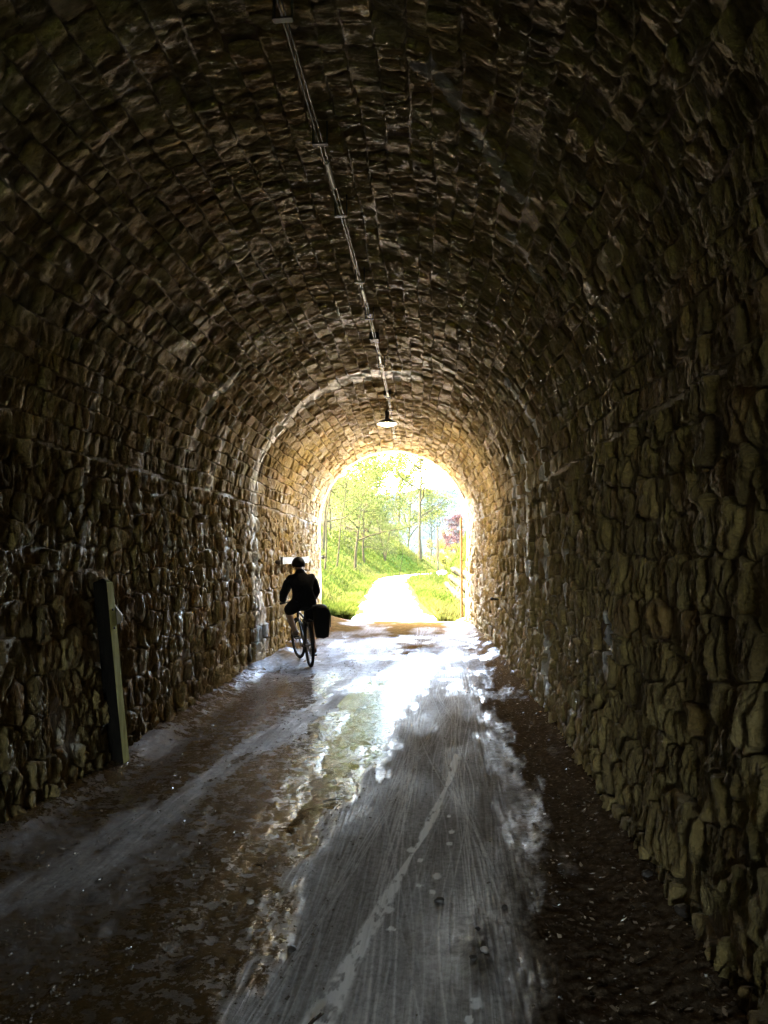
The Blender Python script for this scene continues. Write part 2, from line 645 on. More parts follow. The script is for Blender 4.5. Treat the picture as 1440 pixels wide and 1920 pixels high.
lining(vault, cells_v, 300, 1000, 0.007, 0.032, 0.018, 'vault_stones')
mortar_sheet(vault, 'mortar', T_BACK, T_STONE0, 0.1, UV0, UV1, 0.1, M_MORTAR)
mortar_sheet(vault, 'mortar', T_STONE0, T_END, 0.045, UV0, UV1, 0.045, M_MORTAR)
at_world(vault)


# side walls: random rubble (relaxed Voronoi cells)
def clip_poly(poly, px, py, nx, ny):
    out = []
    m = len(poly)
    for i in range(m):
        a = poly[i]; b = poly[(i + 1) % m]
        da = (a[0] - px) * nx + (a[1] - py) * ny
        db = (b[0] - px) * nx + (b[1] - py) * ny
        if da <= 0: out.append(a)
        if (da < 0 < db) or (db < 0 < da):
            k = da / (da - db)
            out.append((a[0] + (b[0] - a[0]) * k, a[1] + (b[1] - a[1]) * k))
    return out


def rubble_cells(seed, t0, t1, h):
    rg = np.random.default_rng(seed)
    pts = []
    z = 0.0
    while z < h - 0.06:
        rh = rg.uniform(0.13, 0.28)
        t = t0 + rg.uniform(-0.3, 0)
        while t < t1:
            L = rg.uniform(0.10, 0.36)
            pts.append((t + L / 2, z + rh / 2 + rg.uniform(-0.045, 0.045)))
            if rg.random() < 0.12:
                pts.append((t + L / 2 + rg.uniform(-0.1, 0.1), z + rh / 2 + rg.uniform(0.08, 0.14)))
            t += L
        z += rh
    S = 1.15                       # slabs set on edge
    P = np.array(pts); Q = P * [S, 1]
    cells = []
    for i, q in enumerate(Q):
        d = np.hypot(*(Q - q).T)
        nb = np.argsort(d)[1:22]
        poly = [(t0 * S, 0.0), (t1 * S, 0.0), (t1 * S, h), (t0 * S, h)]
        for j in nb:
            mx, my = (q + Q[j]) / 2
            poly = clip_poly(poly, mx, my, Q[j][0] - q[0], Q[j][1] - q[1])
            if len(poly) < 3: break
        if len(poly) >= 3:
            c = np.array(poly) / [S, 1]
            if area(c) > 0.006:
                cells.append(c)
    return cells


cl = rubble_cells(11, T_STONE0, T_END, HW - 0.01)
wall_l = empty('stone_wall', (-2.84, 9.0, 0), label='rubble stone tunnel wall behind the cyclist and the leaning post', cat='wall', group='tunnel side walls')
lining(wall_l, cl, 300, 5000, 0.009, 0.046, 0.024, 'rubble_stones')
mortar_sheet(wall_l, 'mortar', T_BACK, T_STONE0, 0.1, -0.1, UV0, 0.1, M_MORTAR)
mortar_sheet(wall_l, 'mortar', T_STONE0, T_END, 0.045, -0.1, UV0, 0.045, M_MORTAR)
at_world(wall_l)
cr = [np.stack([c[:, 0], UMAX - c[:, 1]], 1)[::-1] for c in rubble_cells(12, T_STONE0, T_END, HW - 0.01)]
wall_r = empty('stone_wall', (1.12, 9.0, 0), label='dark rubble stone tunnel wall beside the brown soil strip', cat='wall', group='tunnel side walls')
lining(wall_r, cr, 300, 9000, 0.009, 0.046, 0.024, 'rubble_stones')
mortar_sheet(wall_r, 'mortar', T_BACK, T_STONE0, 0.1, UV1, UMAX + 0.1, 0.1, M_MORTAR)
mortar_sheet(wall_r, 'mortar', T_STONE0, T_END, 0.045, UV1, UMAX + 0.1, 0.045, M_MORTAR)
at_world(wall_r)

# ------------------------------------------------------------------ tunnel floor
def poly_dist(x, y, pts):
    d = np.full(np.shape(x), 99.0)
    for (a, b) in zip(pts[:-1], pts[1:]):
        ax, ay = a; bx, by = b[0] - ax, b[1] - ay
        k = np.clip(((x - ax) * bx + (y - ay) * by) / (bx * bx + by * by), 0, 1)
        d = np.minimum(d, np.hypot(x - ax - k * bx, y - ay - k * by))
    return d


def lerp_at(y, ys, xs):
    return np.interp(y, ys, xs)


trk = []
rt = random.Random(5)
for i in range(44):
    x0 = rt.uniform(-0.8, 0.32); dx = rt.gauss(0, 0.14)
    if i % 6 == 0: dx = rt.choice((-1, 1)) * rt.uniform(0.5, 1.1)
    ph, am, wl = rt.uniform(0, 6.28), rt.uniform(0.0, 0.07), rt.uniform(3, 8)
    sg = rt.uniform(0.0035, 0.007); w2 = rt.uniform(0.012, 0.026); k0 = rt.uniform(0.4, 1.0)
    for sd_ in (-w2, w2):
        trk.append((x0 + sd_, dx, ph, am, wl, sg, k0))
    if i % 2 == 0:
        trk.append((x0, dx, ph, am, wl, w2 * 0.7, -0.55 * k0))


def water_line(y):
    return lerp_at(y, [2, 4.2, 5.3, 6.7, 9.3, 11, 12.5, 15], [-1.15, -1.1, -1.0, -0.96, -0.85, -0.7, -0.5, -0.6])


def floor_fields(x, y):
    cx, _, ph = axis_at(y)
    lat = x - cx
    xn = fbm(x * 2.3, y * 0.9, octv=4, seed=70)
    # zones
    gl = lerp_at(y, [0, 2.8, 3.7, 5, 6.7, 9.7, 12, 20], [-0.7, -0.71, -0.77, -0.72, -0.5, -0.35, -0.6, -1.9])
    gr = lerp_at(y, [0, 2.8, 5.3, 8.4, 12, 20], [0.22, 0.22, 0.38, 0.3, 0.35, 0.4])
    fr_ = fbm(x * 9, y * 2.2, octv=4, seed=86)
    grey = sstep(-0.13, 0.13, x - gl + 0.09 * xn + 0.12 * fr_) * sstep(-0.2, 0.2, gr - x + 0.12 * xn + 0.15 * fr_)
    bd = poly_dist(x, y, [(-2.35, 3.4), (-2.1, 4.05), (-1.86, 6.4), (-1.52, 8.5), (-1.5, 11)])
    brk = fbm(x * 11, y * 3.5, octv=3, seed=78)
    band = sstep(0.24, 0.04, bd + 0.07 * xn + 0.05 * brk) * np.clip(0.5 + 0.5 * brk, 0, 1)
    grey = np.maximum(grey, band)
    far = sstep(10.0, 13.0, y + 0.8 * xn)
    grey = grey * (1 - far) + far * np.clip(0.10 + 0.45 * fbm(x * 1.6, y * 0.8, octv=4, seed=73), 0, 0.35)
    soil = sstep(-0.1, 0.3, x - gr + 0.15 * xn + 0.15 * fr_)
    # heights
    z = 0.008 * xn + 0.003 * fbm(x * 9, y * 5, octv=3, seed=71)
    z += 0.03 * soil + 0.007 * fbm(x * 24, y * 24, octv=4, seed=72, gain=0.6) * soil
    z += 0.10 * sstep(1.55, 2.05, np.abs(lat)) + 0.14 * sstep(1.0, 1.9, -lat) * sstep(15, 18.5, y)
    wl = water_line(y)
    ww = lerp_at(y, [3, 4, 5.3, 6.7, 9.3, 11, 13], [0.08, 0.12, 0.22, 0.36, 0.48, 0.55, 0.3])
    dip = np.exp(-((x - wl) / ww) ** 2) * sstep(2.8, 4.6, y) * sstep(14.5, 12.0, y)
    z -= 0.020 * dip
    # ruts and fine tyre tracks
    st = np.zeros_like(x); tr = np.zeros_like(x)
    for (x0, dx, p_, am, w_, sg, sgn) in trk:
        cxx = x0 + dx * (y - 6) / 6 + am * np.sin(y * 6.28 / w_ + p_)
        g = np.exp(-((x - cxx) / sg) ** 2)
        tr = tr + g * sgn
        st = np.maximum(st, g * max(sgn, 0.0) * np.clip(0.65 + 0.7 * vnoise(y * 1.1 + x0 * 37, x * 0 + 3.3, seed=87), 0, 1))
    fine = vnoise(x * 55 + 1.5 * np.sin(y * 0.7), y * 0.55, seed=75)
    fine2 = vnoise(x * 120 + 2.0 * np.sin(y * 0.5 + 1), y * 0.9, seed=76)
    z += grey * (0.0035 * tr + 0.0012 * fine)
    bx = bd
    z += band * 0.006 * vnoise(bx * 60, y * 0.4, seed=77)
    # gritty left side
    left = (1 - grey) * (1 - soil) * (1 - far)
    grit = fbm(x * 45, y * 38, octv=2, seed=79, gain=0.7)
    z += left * 0.0012 * grit + left * 0.0022 * vnoise(x * 30 + y * 2, y * 1.6, seed=80) * sstep(-1.6, -0.8, x)
    # lime drip streak and splashes
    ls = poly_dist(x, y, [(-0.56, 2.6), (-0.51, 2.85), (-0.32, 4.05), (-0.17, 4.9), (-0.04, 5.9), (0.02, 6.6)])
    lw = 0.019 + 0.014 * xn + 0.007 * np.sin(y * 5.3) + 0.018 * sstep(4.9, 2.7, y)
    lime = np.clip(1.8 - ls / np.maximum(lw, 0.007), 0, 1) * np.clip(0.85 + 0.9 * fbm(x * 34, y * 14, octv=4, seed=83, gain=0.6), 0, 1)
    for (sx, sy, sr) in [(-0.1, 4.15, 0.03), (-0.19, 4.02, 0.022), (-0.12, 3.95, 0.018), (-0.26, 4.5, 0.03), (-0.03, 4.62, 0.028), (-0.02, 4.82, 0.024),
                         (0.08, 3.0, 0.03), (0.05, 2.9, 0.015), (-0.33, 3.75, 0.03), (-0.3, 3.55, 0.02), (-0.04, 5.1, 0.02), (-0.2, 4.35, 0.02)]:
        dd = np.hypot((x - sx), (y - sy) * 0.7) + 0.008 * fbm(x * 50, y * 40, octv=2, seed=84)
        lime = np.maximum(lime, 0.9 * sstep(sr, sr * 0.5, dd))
    streak = 0.5 + 0.5 * fine
    wet = np.clip(0.30 + 0.28 * xn, 0, 1) * (1 - 0.75 * soil)
    wet = np.maximum(wet, dip)
    wet = np.maximum(wet, left * np.clip(0.9 + 0.35 * xn, 0, 1))
    wet = np.maximum(wet, sstep(8.0, 10.5, y) * sstep(17.5, 15.5, y + 0.6 * xn) * np.clip(0.05 + 1.0 * fbm(x * 3.0, y * 1.5, octv=5, seed=74, gain=0.62), 0.0, 0.95))
    wet *= 1 - 0.9 * sstep(15.8, 17.2, y - 0.45 * x + 0.5 * xn) * sstep(0.3, -0.6, x)
    return z, dict(grey=np.clip(grey * (0.72 + 0.5 * streak), 0, 1), soil=soil, wet=np.clip(wet, 0, 1), lime=np.clip(lime, 0, 1), track=np.clip(st * grey, 0, 1))


def floor_material():
    t = NT('wet_mud'); P = t.pos()
    n1 = t.noise(P, 3.0, 6, 0.6); n2 = t.noise(P, 30, 6, 0.75); n3 = t.noise(P, 160, 3, 0.6); n4 = t.noise(P, 9.0, 5, 0.7)
    mud = t.ramp(n4, [(0.3, (0.030, 0.0175, 0.006)), (0.55, (0.062, 0.036, 0.012)), (0.8, (0.11, 0.066, 0.024))])
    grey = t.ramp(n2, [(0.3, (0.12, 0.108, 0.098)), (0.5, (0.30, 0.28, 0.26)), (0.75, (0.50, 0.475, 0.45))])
    soil = t.ramp(n2, [(0.25, (0.025, 0.018, 0.011)), (0.55, (0.085, 0.060, 0.036)), (0.8, (0.21, 0.155, 0.10))])
    stv = t.mapping(P, (1, 0.05, 1)); stn = t.noise(stv, 48.0, 6, 0.75, 1.0)
    stn2 = t.noise(t.mapping(P, (1, 0.06, 1), rot=(0, 0, 0.16)), 40.0, 6, 0.75, 1.0)
    stk = t.math('MULTIPLY', t.math('ADD', stn, stn2), 0.5)
    grey = t.mix(0.32, grey, t.ramp(stk, [(0.38, (0.10, 0.092, 0.083)), (0.5, (0.25, 0.235, 0.22)), (0.62, (0.48, 0.455, 0.435))]))
    lines = None
    for (sc_, rz_, of_) in ((9.0, 0.0, 0.0), (13.0, 0.12, 3.0), (10.0, -0.2, 7.0), (17.0, 0.03, 11.0)):
        q = t.noise(t.mapping(P, (1, 0.045, 1), (of_, of_, 0), (0, 0, rz_)), sc_, 2, 0.5, 0.5)
        q = t.ramp(q, [(0.47, 0.0), (0.495, 1.0), (0.505, 1.0), (0.53, 0.0)])
        lines = q if lines is None else t.math('MAXIMUM', lines, q)
    lines = t.math('MULTIPLY', lines, t.ramp(n4, [(0.35, 0.15), (0.65, 1.0)]))
    grey = t.mix(t.math('MULTIPLY', lines, 0.25), grey, (0.60, 0.58, 0.56))
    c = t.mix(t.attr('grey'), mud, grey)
    c = t.mix(t.math('MULTIPLY', t.math('MULTIPLY', t.attr('track'), 1.0), t.ramp(n2, [(0.33, 0.3), (0.55, 1.0)])), c, (0.72, 0.70, 0.68))  # wet sheen along the track edges painted in as pale lines
    c = t.mix(t.attr('soil'), c, soil)
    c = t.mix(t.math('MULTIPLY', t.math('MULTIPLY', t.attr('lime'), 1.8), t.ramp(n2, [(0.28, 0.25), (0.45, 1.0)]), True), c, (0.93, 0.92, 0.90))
    wet = t.math('MULTIPLY', t.attr('wet'), t.math('MULTIPLY', t.ramp(n2, [(0.25, 0.5), (0.6, 1.0)]), t.ramp(n4, [(0.36, 0.62), (0.54, 1.0)])), True)
    rough = t.ramp(wet, [(0.0, 0.9), (0.5, 0.5), (0.8, 0.16), (1.0, 0.07)])
    rough = t.math('ADD', rough, t.math('MULTIPLY', t.attr('lime'), 0.3), True)
    h = t.math('ADD', t.math('MULTIPLY', n2, 0.5), t.math('MULTIPLY', n3, 0.35))
    h = t.math('ADD', h, t.math('MULTIPLY', t.math('ADD', t.math('MULTIPLY', stk, 0.5), t.math('MULTIPLY', lines, 0.3)), t.attr('grey')))
    b = t.bump(h, t.ramp(wet, [(0.15, 0.8), (0.75, 0.22)]), 0.012)
    t.principled(c, rough, b, 0.0, t.ramp(wet, [(0.12, 0.0), (0.7, 0.5)]))
    return t.m


M_FLOOR = floor_material()
ys = [T_BACK - 0.4]
while ys[-1] < 1.6: ys.append(ys[-1] + 0.12)
while ys[-1] < 19.9: ys.append(ys[-1] + 0.015 * max(1.0, ys[-1] / 3.2) ** 1.15)
ys = np.array(ys)
lats = np.concatenate([np.linspace(-2.12, -0.02, 190)[:-1], np.linspace(-0.02, 1.32, 270)[:-1], np.linspace(1.32, 2.12, 60)])
Y, LA = np.meshgrid(ys, lats, indexing='ij')
cxx, _, _ = axis_at(Y)
X = cxx + LA
Zf, fa = floor_fields(X, Y)
idx = np.arange(Y.size).reshape(Y.shape)
F = np.stack([idx[:-1, :-1], idx[:-1, 1:], idx[1:, 1:], idx[1:, :-1]], -1).reshape(-1, 4)
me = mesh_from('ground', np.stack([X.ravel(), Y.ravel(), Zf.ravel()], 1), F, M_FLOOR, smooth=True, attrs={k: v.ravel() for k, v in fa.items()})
link('tunnel_floor', me, kind='structure')


def floor_z(x, y):
    return float(floor_fields(np.array([float(x)]), np.array([float(y)]))[0][0])


# standing water in the middle rut
t_ = NT('puddle_water'); P_ = t_.pos()
rip = t_.noise(t_.mapping(P_, (14, 26, 1)), 1.0, 3, 0.55)
bn = t_.bump(rip, 0.40, 0.012)
gl = t_.n('BsdfGlossy'); gl.inputs['Roughness'].default_value = 0.03; t_.l(bn, gl.inputs['Normal'])
tr_ = t_.n('BsdfTransparent'); tr_.inputs['Color'].default_value = (0.80, 0.70, 0.56, 1)
fr = t_.n('Fresnel'); fr.inputs['IOR'].default_value = 1.33; t_.l(bn, fr.inputs['Normal'])
mx = t_.n('MixShader'); t_.l(fr.outputs[0], mx.inputs[0]); t_.l(tr_.outputs[0], mx.inputs[1]); t_.l(gl.outputs[0], mx.inputs[2])
t_.l(mx.outputs[0], t_.out.inputs['Surface'])
M_WATER = t_.m
yy = np.linspace(3.2, 14.4, 60); ww = np.linspace(-1, 1, 9)
A, B = np.meshgrid(yy, ww, indexing='ij')
WX = water_line(A) + B * lerp_at(A, [3, 4, 5.3, 6.7, 9.3, 11, 14.4], [0.16, 0.2, 0.34, 0.46, 0.5, 0.42, 0.2])
V = np.stack([WX.ravel(), A.ravel(), np.full(A.size, -0.0120)], 1)
idx = np.arange(A.size).reshape(A.shape)
F = np.stack([idx[:-1, :-1], idx[:-1, 1:], idx[1:, 1:], idx[1:, :-1]], -1).reshape(-1, 4)
link('water', mesh_from('water', V, F, M_WATER, smooth=True), kind='structure')

# loose grit on the wet mud
gv, gf = [], []
rg = np.random.default_rng(21)
tet = np.array([[1, 0, -0.4], [-0.5, 0.87, -0.4], [-0.5, -0.87, -0.4], [0, 0, 0.8], [0.6, 0.5, 0.35], [-0.7, 0.1, 0.3]])
tf = np.array([[0, 1, 4], [1, 5, 4], [1, 2, 5], [2, 0, 3], [0, 4, 3], [4, 5, 3], [5, 2, 3], [0, 2, 1]])
NG = 13000
gx = np.concatenate([rg.uniform(-2.8, -0.6, NG - 3300), rg.uniform(-0.6, 1.1, 3300)]); gy = 2.4 + 14 * rg.random(NG) ** 1.9
gz, _f = floor_fields(gx, gy)
keep = (rg.random(NG) < (1.05 - 0.8 * _f['grey']) * np.clip(0.45 + 1.1 * fbm(gx * 3.0, gy * 1.1, octv=3, seed=500), 0.05, 1))
for i in np.nonzero(keep)[0]:
    s = 0.003 + 0.006 * rg.random() ** 3 * (1 + gy[i] * 0.12)
    a = rg.random() * 6.28
    M = np.array([[math.cos(a), -math.sin(a), 0], [math.sin(a), math.cos(a), 0], [0, 0, 0.8]])
    gv.append((tet * rg.uniform(0.7, 1.3, (6, 1))) @ M.T * s + [gx[i], gy[i], gz[i] + s * 0.2]); gf.append(tf + 6 * len(gf))
M_GRIT = simple_mat('wet_grit', (0.13, 0.105, 0.08), 0.2, var=0.5, scale=40, bump=0.0, spec=0.9)
link('gravel', mesh_from('gravel', np.vstack(gv), np.vstack(gf), M_GRIT, smooth=True), kind='stuff', label='loose wet grit scattered over the tunnel mud', cat='gravel')
# dead leaves and crumbs on the soil by the right wall
rg = np.random.default_rng(77)
nl = 2600
ly = 2.3 + 11 * rg.random(nl) ** 1.5
lx = lerp_at(ly, [2.8, 5.3, 8.4, 12], [0.3, 0.45, 0.4, 0.4]) + rg.random(nl) ** 0.7 * 0.78
lx = np.where(rg.random(nl) < 0.14, -2.75 + 0.5 * rg.random(nl), lx)
lz = floor_fields(lx, ly)[0]
sz = 0.006 + 0.016 * rg.random(nl) ** 2
a1 = rg.random(nl) * 6.28
d1 = np.stack([np.cos(a1), np.sin(a1), 0.35 * rg.normal(size=nl)], 1) * sz[:, None]
d2 = np.stack([-np.sin(a1), np.cos(a1), 0.35 * rg.normal(size=nl)], 1) * (sz * 0.5)[:, None]
c0 = np.stack([lx, ly, lz + 0.004], 1)
V = np.stack([c0 - d1, c0 + d2, c0 + d1, c0 - d2], 1).reshape(-1, 3)
t_ = NT('dead_leaves'); sc_ = t_.n('SeparateColor'); t_.l(t_.attr('srand', 'Color'), sc_.inputs[0])
t_.principled(t_.ramp(sc_.outputs[0], [(0.0, (0.03, 0.02, 0.012)), (0.6, (0.13, 0.085, 0.05)), (1.0, (0.34, 0.26, 0.17))]), 0.45, None, 0, 0.4)
link('leaf_litter', mesh_from('leaf_litter', V, np.arange(4 * nl).reshape(nl, 4), t_.m, attrs={'srand': np.repeat(rg.random((nl, 3)), 4, 0)}), kind='stuff', label='dead leaves and crumbs on the soil along the walls', cat='litter')

# ------------------------------------------------------------------ land outside
def pc(y):          # centre line of the gravel path beyond the mouth
    return lerp_at(y, [19, 22, 27, 35, 45, 54, 60, 66, 72, 80, 95, 130], [-1.5, -1.85, -2.4, -3.0, -3.9, -4.4, -4.0, -2.6, -0.7, 2.2, 9, 26])


def bank_foot(y):   # foot of the steep bank right of the path
    return lerp_at(y, [19, 20.5, 28, 42, 50, 60, 72, 95, 130], [0.55, 0.45, 0.0, -0.65, 0.2, 3.0, 6.0, 16, 34])


def land(x, y):
    c = pc(y)
    dl = c - 1.25 - x
    n = fbm(x * 0.35, y * 0.35, octv=4, seed=101)
    zl = np.where(dl > 0.6, 0.80 * (dl - 0.6), 0)
    zl = np.minimum(zl, 4.4 + 0.42 * (dl - 6))
    zl = np.minimum(zl, 11 + 0.05 * dl)
    zl = zl * (1 - sstep(72, 86, y) * sstep(-14, -5, x))
    f = bank_foot(y)
    H = lerp_at(y, [19, 25, 42, 50, 62, 90], [3.7, 3.5, 3.2, 0.9, 0.3, 0.1])
    zr = np.where(x > f, np.minimum(2.0 * (x - f), H), 0)
    zr = zr - sstep(4, 26, x - f) * (4.5 + H) * sstep(35, 60, y)
    ditch = -0.16 * np.exp(-((x - f + 0.35) / 0.3) ** 2)
    z = np.where(x < c, zl, zr + ditch)
    side = np.clip(np.abs(x - c) - 1.2, 0, 1)
    z = z + side * (0.16 * n + 0.05 * fbm(x * 1.7, y * 1.7, octv=3, seed=102)) * (1 + 0.8 * sstep(3, 8, dl))
    edge = np.maximum(sstep(-34, -46, x), np.maximum(sstep(40, 54, x), sstep(112, 130, y)))
    return z * (1 - edge) - 1.9 * edge


def land1(x, y):
    return float(land(np.array([float(x)]), np.array([float(y)]))[0])


def grass_ground():
    t = NT('grass_ground'); P = t.pos()
    n1 = t.noise(P, 0.7, 5); n2 = t.noise(P, 6.0, 5, 0.65)
    g = t.ramp(n2, [(0.25, (0.011, 0.020, 0.003)), (0.5, (0.021, 0.032, 0.005)), (0.78, (0.036, 0.050, 0.009))])
    b = t.ramp(n2, [(0.25, (0.015, 0.013, 0.006)), (0.55, (0.033, 0.027, 0.013)), (0.8, (0.05, 0.04, 0.02))])
    k = t.math('ADD', t.attr('litter'), t.math('MULTIPLY', t.math('SUBTRACT', n1, 0.5), 0.9), True)
    c = t.mix(t.ramp(k, [(0.35, 0.0), (0.6, 1.0)]), g, b)
    t.principled(c, 0.95, t.bump(t.noise(P, 22, 5, 0.7), 0.8, 0.06), 0, 0.0)
    return t.m


M_LAND = grass_ground()


def land_sheet(name, xs, ys, zf, mat, litter=None):
    X, Y = np.meshgrid(xs, ys, indexing='ij')
    Z = zf(X, Y)
    idx = np.arange(X.size).reshape(X.shape)
    F = np.stack([idx[:-1, :-1], idx[1:, :-1], idx[1:, 1:], idx[:-1, 1:]], -1).reshape(-1, 4)
    lt = np.zeros(X.size) if litter is None else litter(X, Y).ravel()
    return link(name, mesh_from(name, np.stack([X.ravel(), Y.ravel(), Z.ravel()], 1), F, mat, smooth=True, attrs={'litter': lt}), kind='structure')


def litter_f(x, y):
    dl = pc(y) - 1.25 - x
    return sstep(2.6, 4.6, dl + 0.8 * fbm(x * 0.5, y * 0.5, octv=2, seed=9)) * (0.55 + 0.45 * sstep(26, 45, y)) + 0.9 * np.exp(-((x - bank_foot(y) - 0.25) / 0.3) ** 2) * sstep(40, 30, y)


land_sheet('ground_cutting', np.concatenate([np.arange(-54, -14, 1.0), np.arange(-14, 8, 0.22), np.arange(8, 60, 1.0)]),
           np.concatenate([np.arange(19.62, 60, 0.3), np.arange(60, 132, 0.8)]), land, M_LAND, litter_f)


def far_land(x, y):
    return -2.2 + 0 * x


land_sheet('ground', np.linspace(-4000, 4000, 41), np.linspace(-4000, 4000, 41), far_land, M_LAND)
# hill that the tunnel runs through
def hill_top(x, y):
    c = np.abs(x + 1.5)
    return 6.4 + 0.35 * np.clip(c - 5, 0, 20) * np.where(x < 0, 0.8, -0.15) + 0.4 * fbm(x * 0.2, y * 0.2, octv=3, seed=55) + 1.2 * np.sin(np.clip((y - T_BACK) / (19.5 - T_BACK), 0, 1) * PI)


land_sheet('hill', np.linspace(-54, 54, 90), np.linspace(T_BACK - 0.1, 19.85, 40), hill_top, M_LAND)
# hill flanks beside the far mouth and the near mouth
for yy_, nm in ((19.8, 'hill_flank'), (T_BACK - 0.06, 'hill_flank')):
    for (xa, xb) in ((-54, -5.2), (2.2, 54)):
        xs_ = np.linspace(xa, xb, 40)
        top = hill_top(xs_, np.full(40, yy_))
        v = np.concatenate([np.stack([xs_, np.full(40, yy_), np.full(40, -2.3)], 1), np.stack([xs_, np.full(40, yy_), top + 0.02], 1)])
        f_ = [(i, i + 1, 41 + i, 40 + i) for i in range(39)]
        link(nm, mesh_from(nm, v, f_, M_LAND, attrs={'litter': np.full(80, 0.6)}), kind='structure')

# ground before the added mouth behind the viewer
t_ = NT('pale_gravel'); P_ = t_.pos()
c_ = t_.ramp(t_.noise(P_, 5, 6, 0.65), [(0.25, (0.46, 0.39, 0.30)), (0.5, (0.56, 0.485, 0.385)), (0.8, (0.66, 0.59, 0.49))])
c_ = t_.mix(t_.ramp(t_.noise(P_, 0.8, 4), [(0.5, 0.0), (0.72, 0.6)]), c_, (0.40, 0.34, 0.28))
spy = t_.n('SeparateXYZ'); t_.l(P_, spy.inputs[0])
kk = t_.math('ADD', t_.math('MULTIPLY', spy.outputs['Y'], 0.1), t_.math('MULTIPLY', t_.math('SUBTRACT', t_.noise(t_.mapping(P_, (1, 0.45, 1)), 0.9, 4), 0.5), 1.6))
c_ = t_.mix(t_.ramp(t_.math('SUBTRACT', kk, 2.3), [(0.25, 0.0), (0.55, 1.0)]), c_, t_.ramp(t_.noise(P_, 4, 5, 0.7), [(0.3, (0.20, 0.155, 0.12)), (0.7, (0.36, 0.30, 0.25))]))
t_.principled(c_, 0.9, t_.bump(t_.noise(P_, 60, 5, 0.7), 0.5, 0.02), 0, 0.0)
M_PATH = t_.m
land_sheet('forecourt', np.linspace(-30, 30, 20), np.linspace(-90, T_BACK - 0.05, 20), lambda x, y: -0.03 + 0 * x, M_LAND)
land_sheet('apron', np.linspace(-5.0, 3.0, 12), np.linspace(19.5, 20.0, 3), lambda x, y: -0.075 + 0 * x, M_FLOOR)

# gravel path
yv = np.concatenate([np.arange(19.45, 40, 0.12), np.arange(40, 125, 0.5)])
sv = np.linspace(-1, 1, 25)
A, B = np.meshgrid(yv, sv, indexing='ij')
hw = 1.12 + 0.14 * fbm(A * 0.8, B * 0 + np.sign(B) * 7, octv=3, seed=44) + 0.45 * sstep(22.5, 20, A)
PX = pc(A) + B * hw
PZ = 0.035 - 0.11 * np.abs(B) ** 6 + 0.012 * fbm(PX * 1.5, A * 0.8, octv=3, seed=45) - 0.012 * np.exp(-((np.abs(B) - 0.45) / 0.16) ** 2)
PZ = np.where(A < 19.9, PZ - 0.02, PZ)
idx = np.arange(A.size).reshape(A.shape)
F = np.stack([idx[:-1, :-1], idx[:-1, 1:], idx[1:, 1:], idx[1:, :-1]], -1).reshape(-1, 4)
link('path', mesh_from('path', np.stack([PX.ravel(), A.ravel(), PZ.ravel()], 1), F, M_PATH, smooth=True), kind='structure')

# mountains beyond
t_ = NT('far_forest'); P_ = t_.pos()
c_ = t_.ramp(t_.noise(P_, 0.012, 6, 0.6), [(0.3, (0.004, 0.006, 0.006)), (0.7, (0.008, 0.010, 0.010))])
t_.principled(c_, 0.9, t_.bump(t_.noise(P_, 0.05, 4), 1.0, 8.0), 0, 0.0)
M_HILL = t_.m


def ridge(x, y):
    r = np.exp(-((y - 2900) / 520) ** 2)
    hgt = 215 + 50 * fbm(x * 0.0011 + 3, y * 0.0004, octv=5, seed=201) + 0.02 * np.clip(x, -1200, 900)
    return -6 + r * hgt + 8 * fbm(x * 0.01, y * 0.01, octv=3, seed=202) * r


land_sheet('mountain', np.linspace(-3200, 3200, 160), np.linspace(1700, 3800, 50), ridge, M_HILL)

# portal walls at both mouths
M_DRESSED = simple_mat('dressed_stone', (0.34, 0.28, 0.20), 0.75, var=0.3, scale=4, bump=0.5, bscale=25)


def portal(t0, t1, label):
    us = np.concatenate([np.linspace(-0.1, UV0, 8), np.linspace(UV0, UV1, 41)[1:-1], np.linspace(UV1, UMAX + 0.1, 8)])
    inn0, inn1 = surf(np.full(len(us), t0), us, np.full(len(us), 0.0)), surf(np.full(len(us), t1), us, np.full(len(us), 0.0))
    cx, cyy, ph = axis_at(np.array([t0]))
    ang = np.linspace(PI, 0, len(us))
    ox = np.clip(4.6 * np.cos(ang) * 1.6, -4.6, 4.6); oz = np.clip(7.2 * np.sin(ang) * 1.8 - 0.1, -0.1, 7.2)
    o0 = np.stack([cx[0] + ox * np.cos(ph[0]), t0 + ox * np.sin(ph[0]), oz], 1)
    o1 = o0 + (inn1[len(us) // 2] - inn0[len(us) // 2]) * np.array([1, 1, 0])
    n = len(us)
    V = np.vstack([inn0, inn1, o1, o0])
    f = []
    for i in range(n - 1):
        for k in range(4):
            a, b = k * n, ((k + 1) % 4) * n
            f.append((a + i, a + i + 1, b + i + 1, b + i))
    root = empty('tunnel_portal', (float(cx[0]), t0, 0), label=label, cat='portal')
    link('head_wall', mesh_from('head_wall', V, f, M_DRESSED), root)
    at_world(root)
    return root


portal(T_END + 0.005, T_END + 0.42, 'pale dressed stone portal framing the bright far tunnel mouth')
pb = portal(T_BACK - 0.45, T_BACK - 0.005, 'unseen stone portal of the mouth added behind the viewer for fill light')

# ------------------------------------------------------------------ vegetation
def leaf_material(name, cols, trans=0.55):
    t = NT(name)
    sc = t.n('SeparateColor'); t.l(t.attr('srand', 'Color'), sc.inputs[0])
    c = t.ramp(sc.outputs[0], [(i / (len(cols) - 1), k) for i, k in enumerate(cols)])
    d = t.n('BsdfDiffuse'); t.l(c, d.inputs[0])
    tl = t.n('BsdfTranslucent'); t.l(c, tl.inputs[0])
    m = t.n('MixShader'); m.inputs[0].default_value = trans
    t.l(d.outputs[0], m.inputs[1]); t.l(tl.outputs[0], m.inputs[2]); t.l(m.outputs[0], t.out.inputs['Surface'])
    return t.m


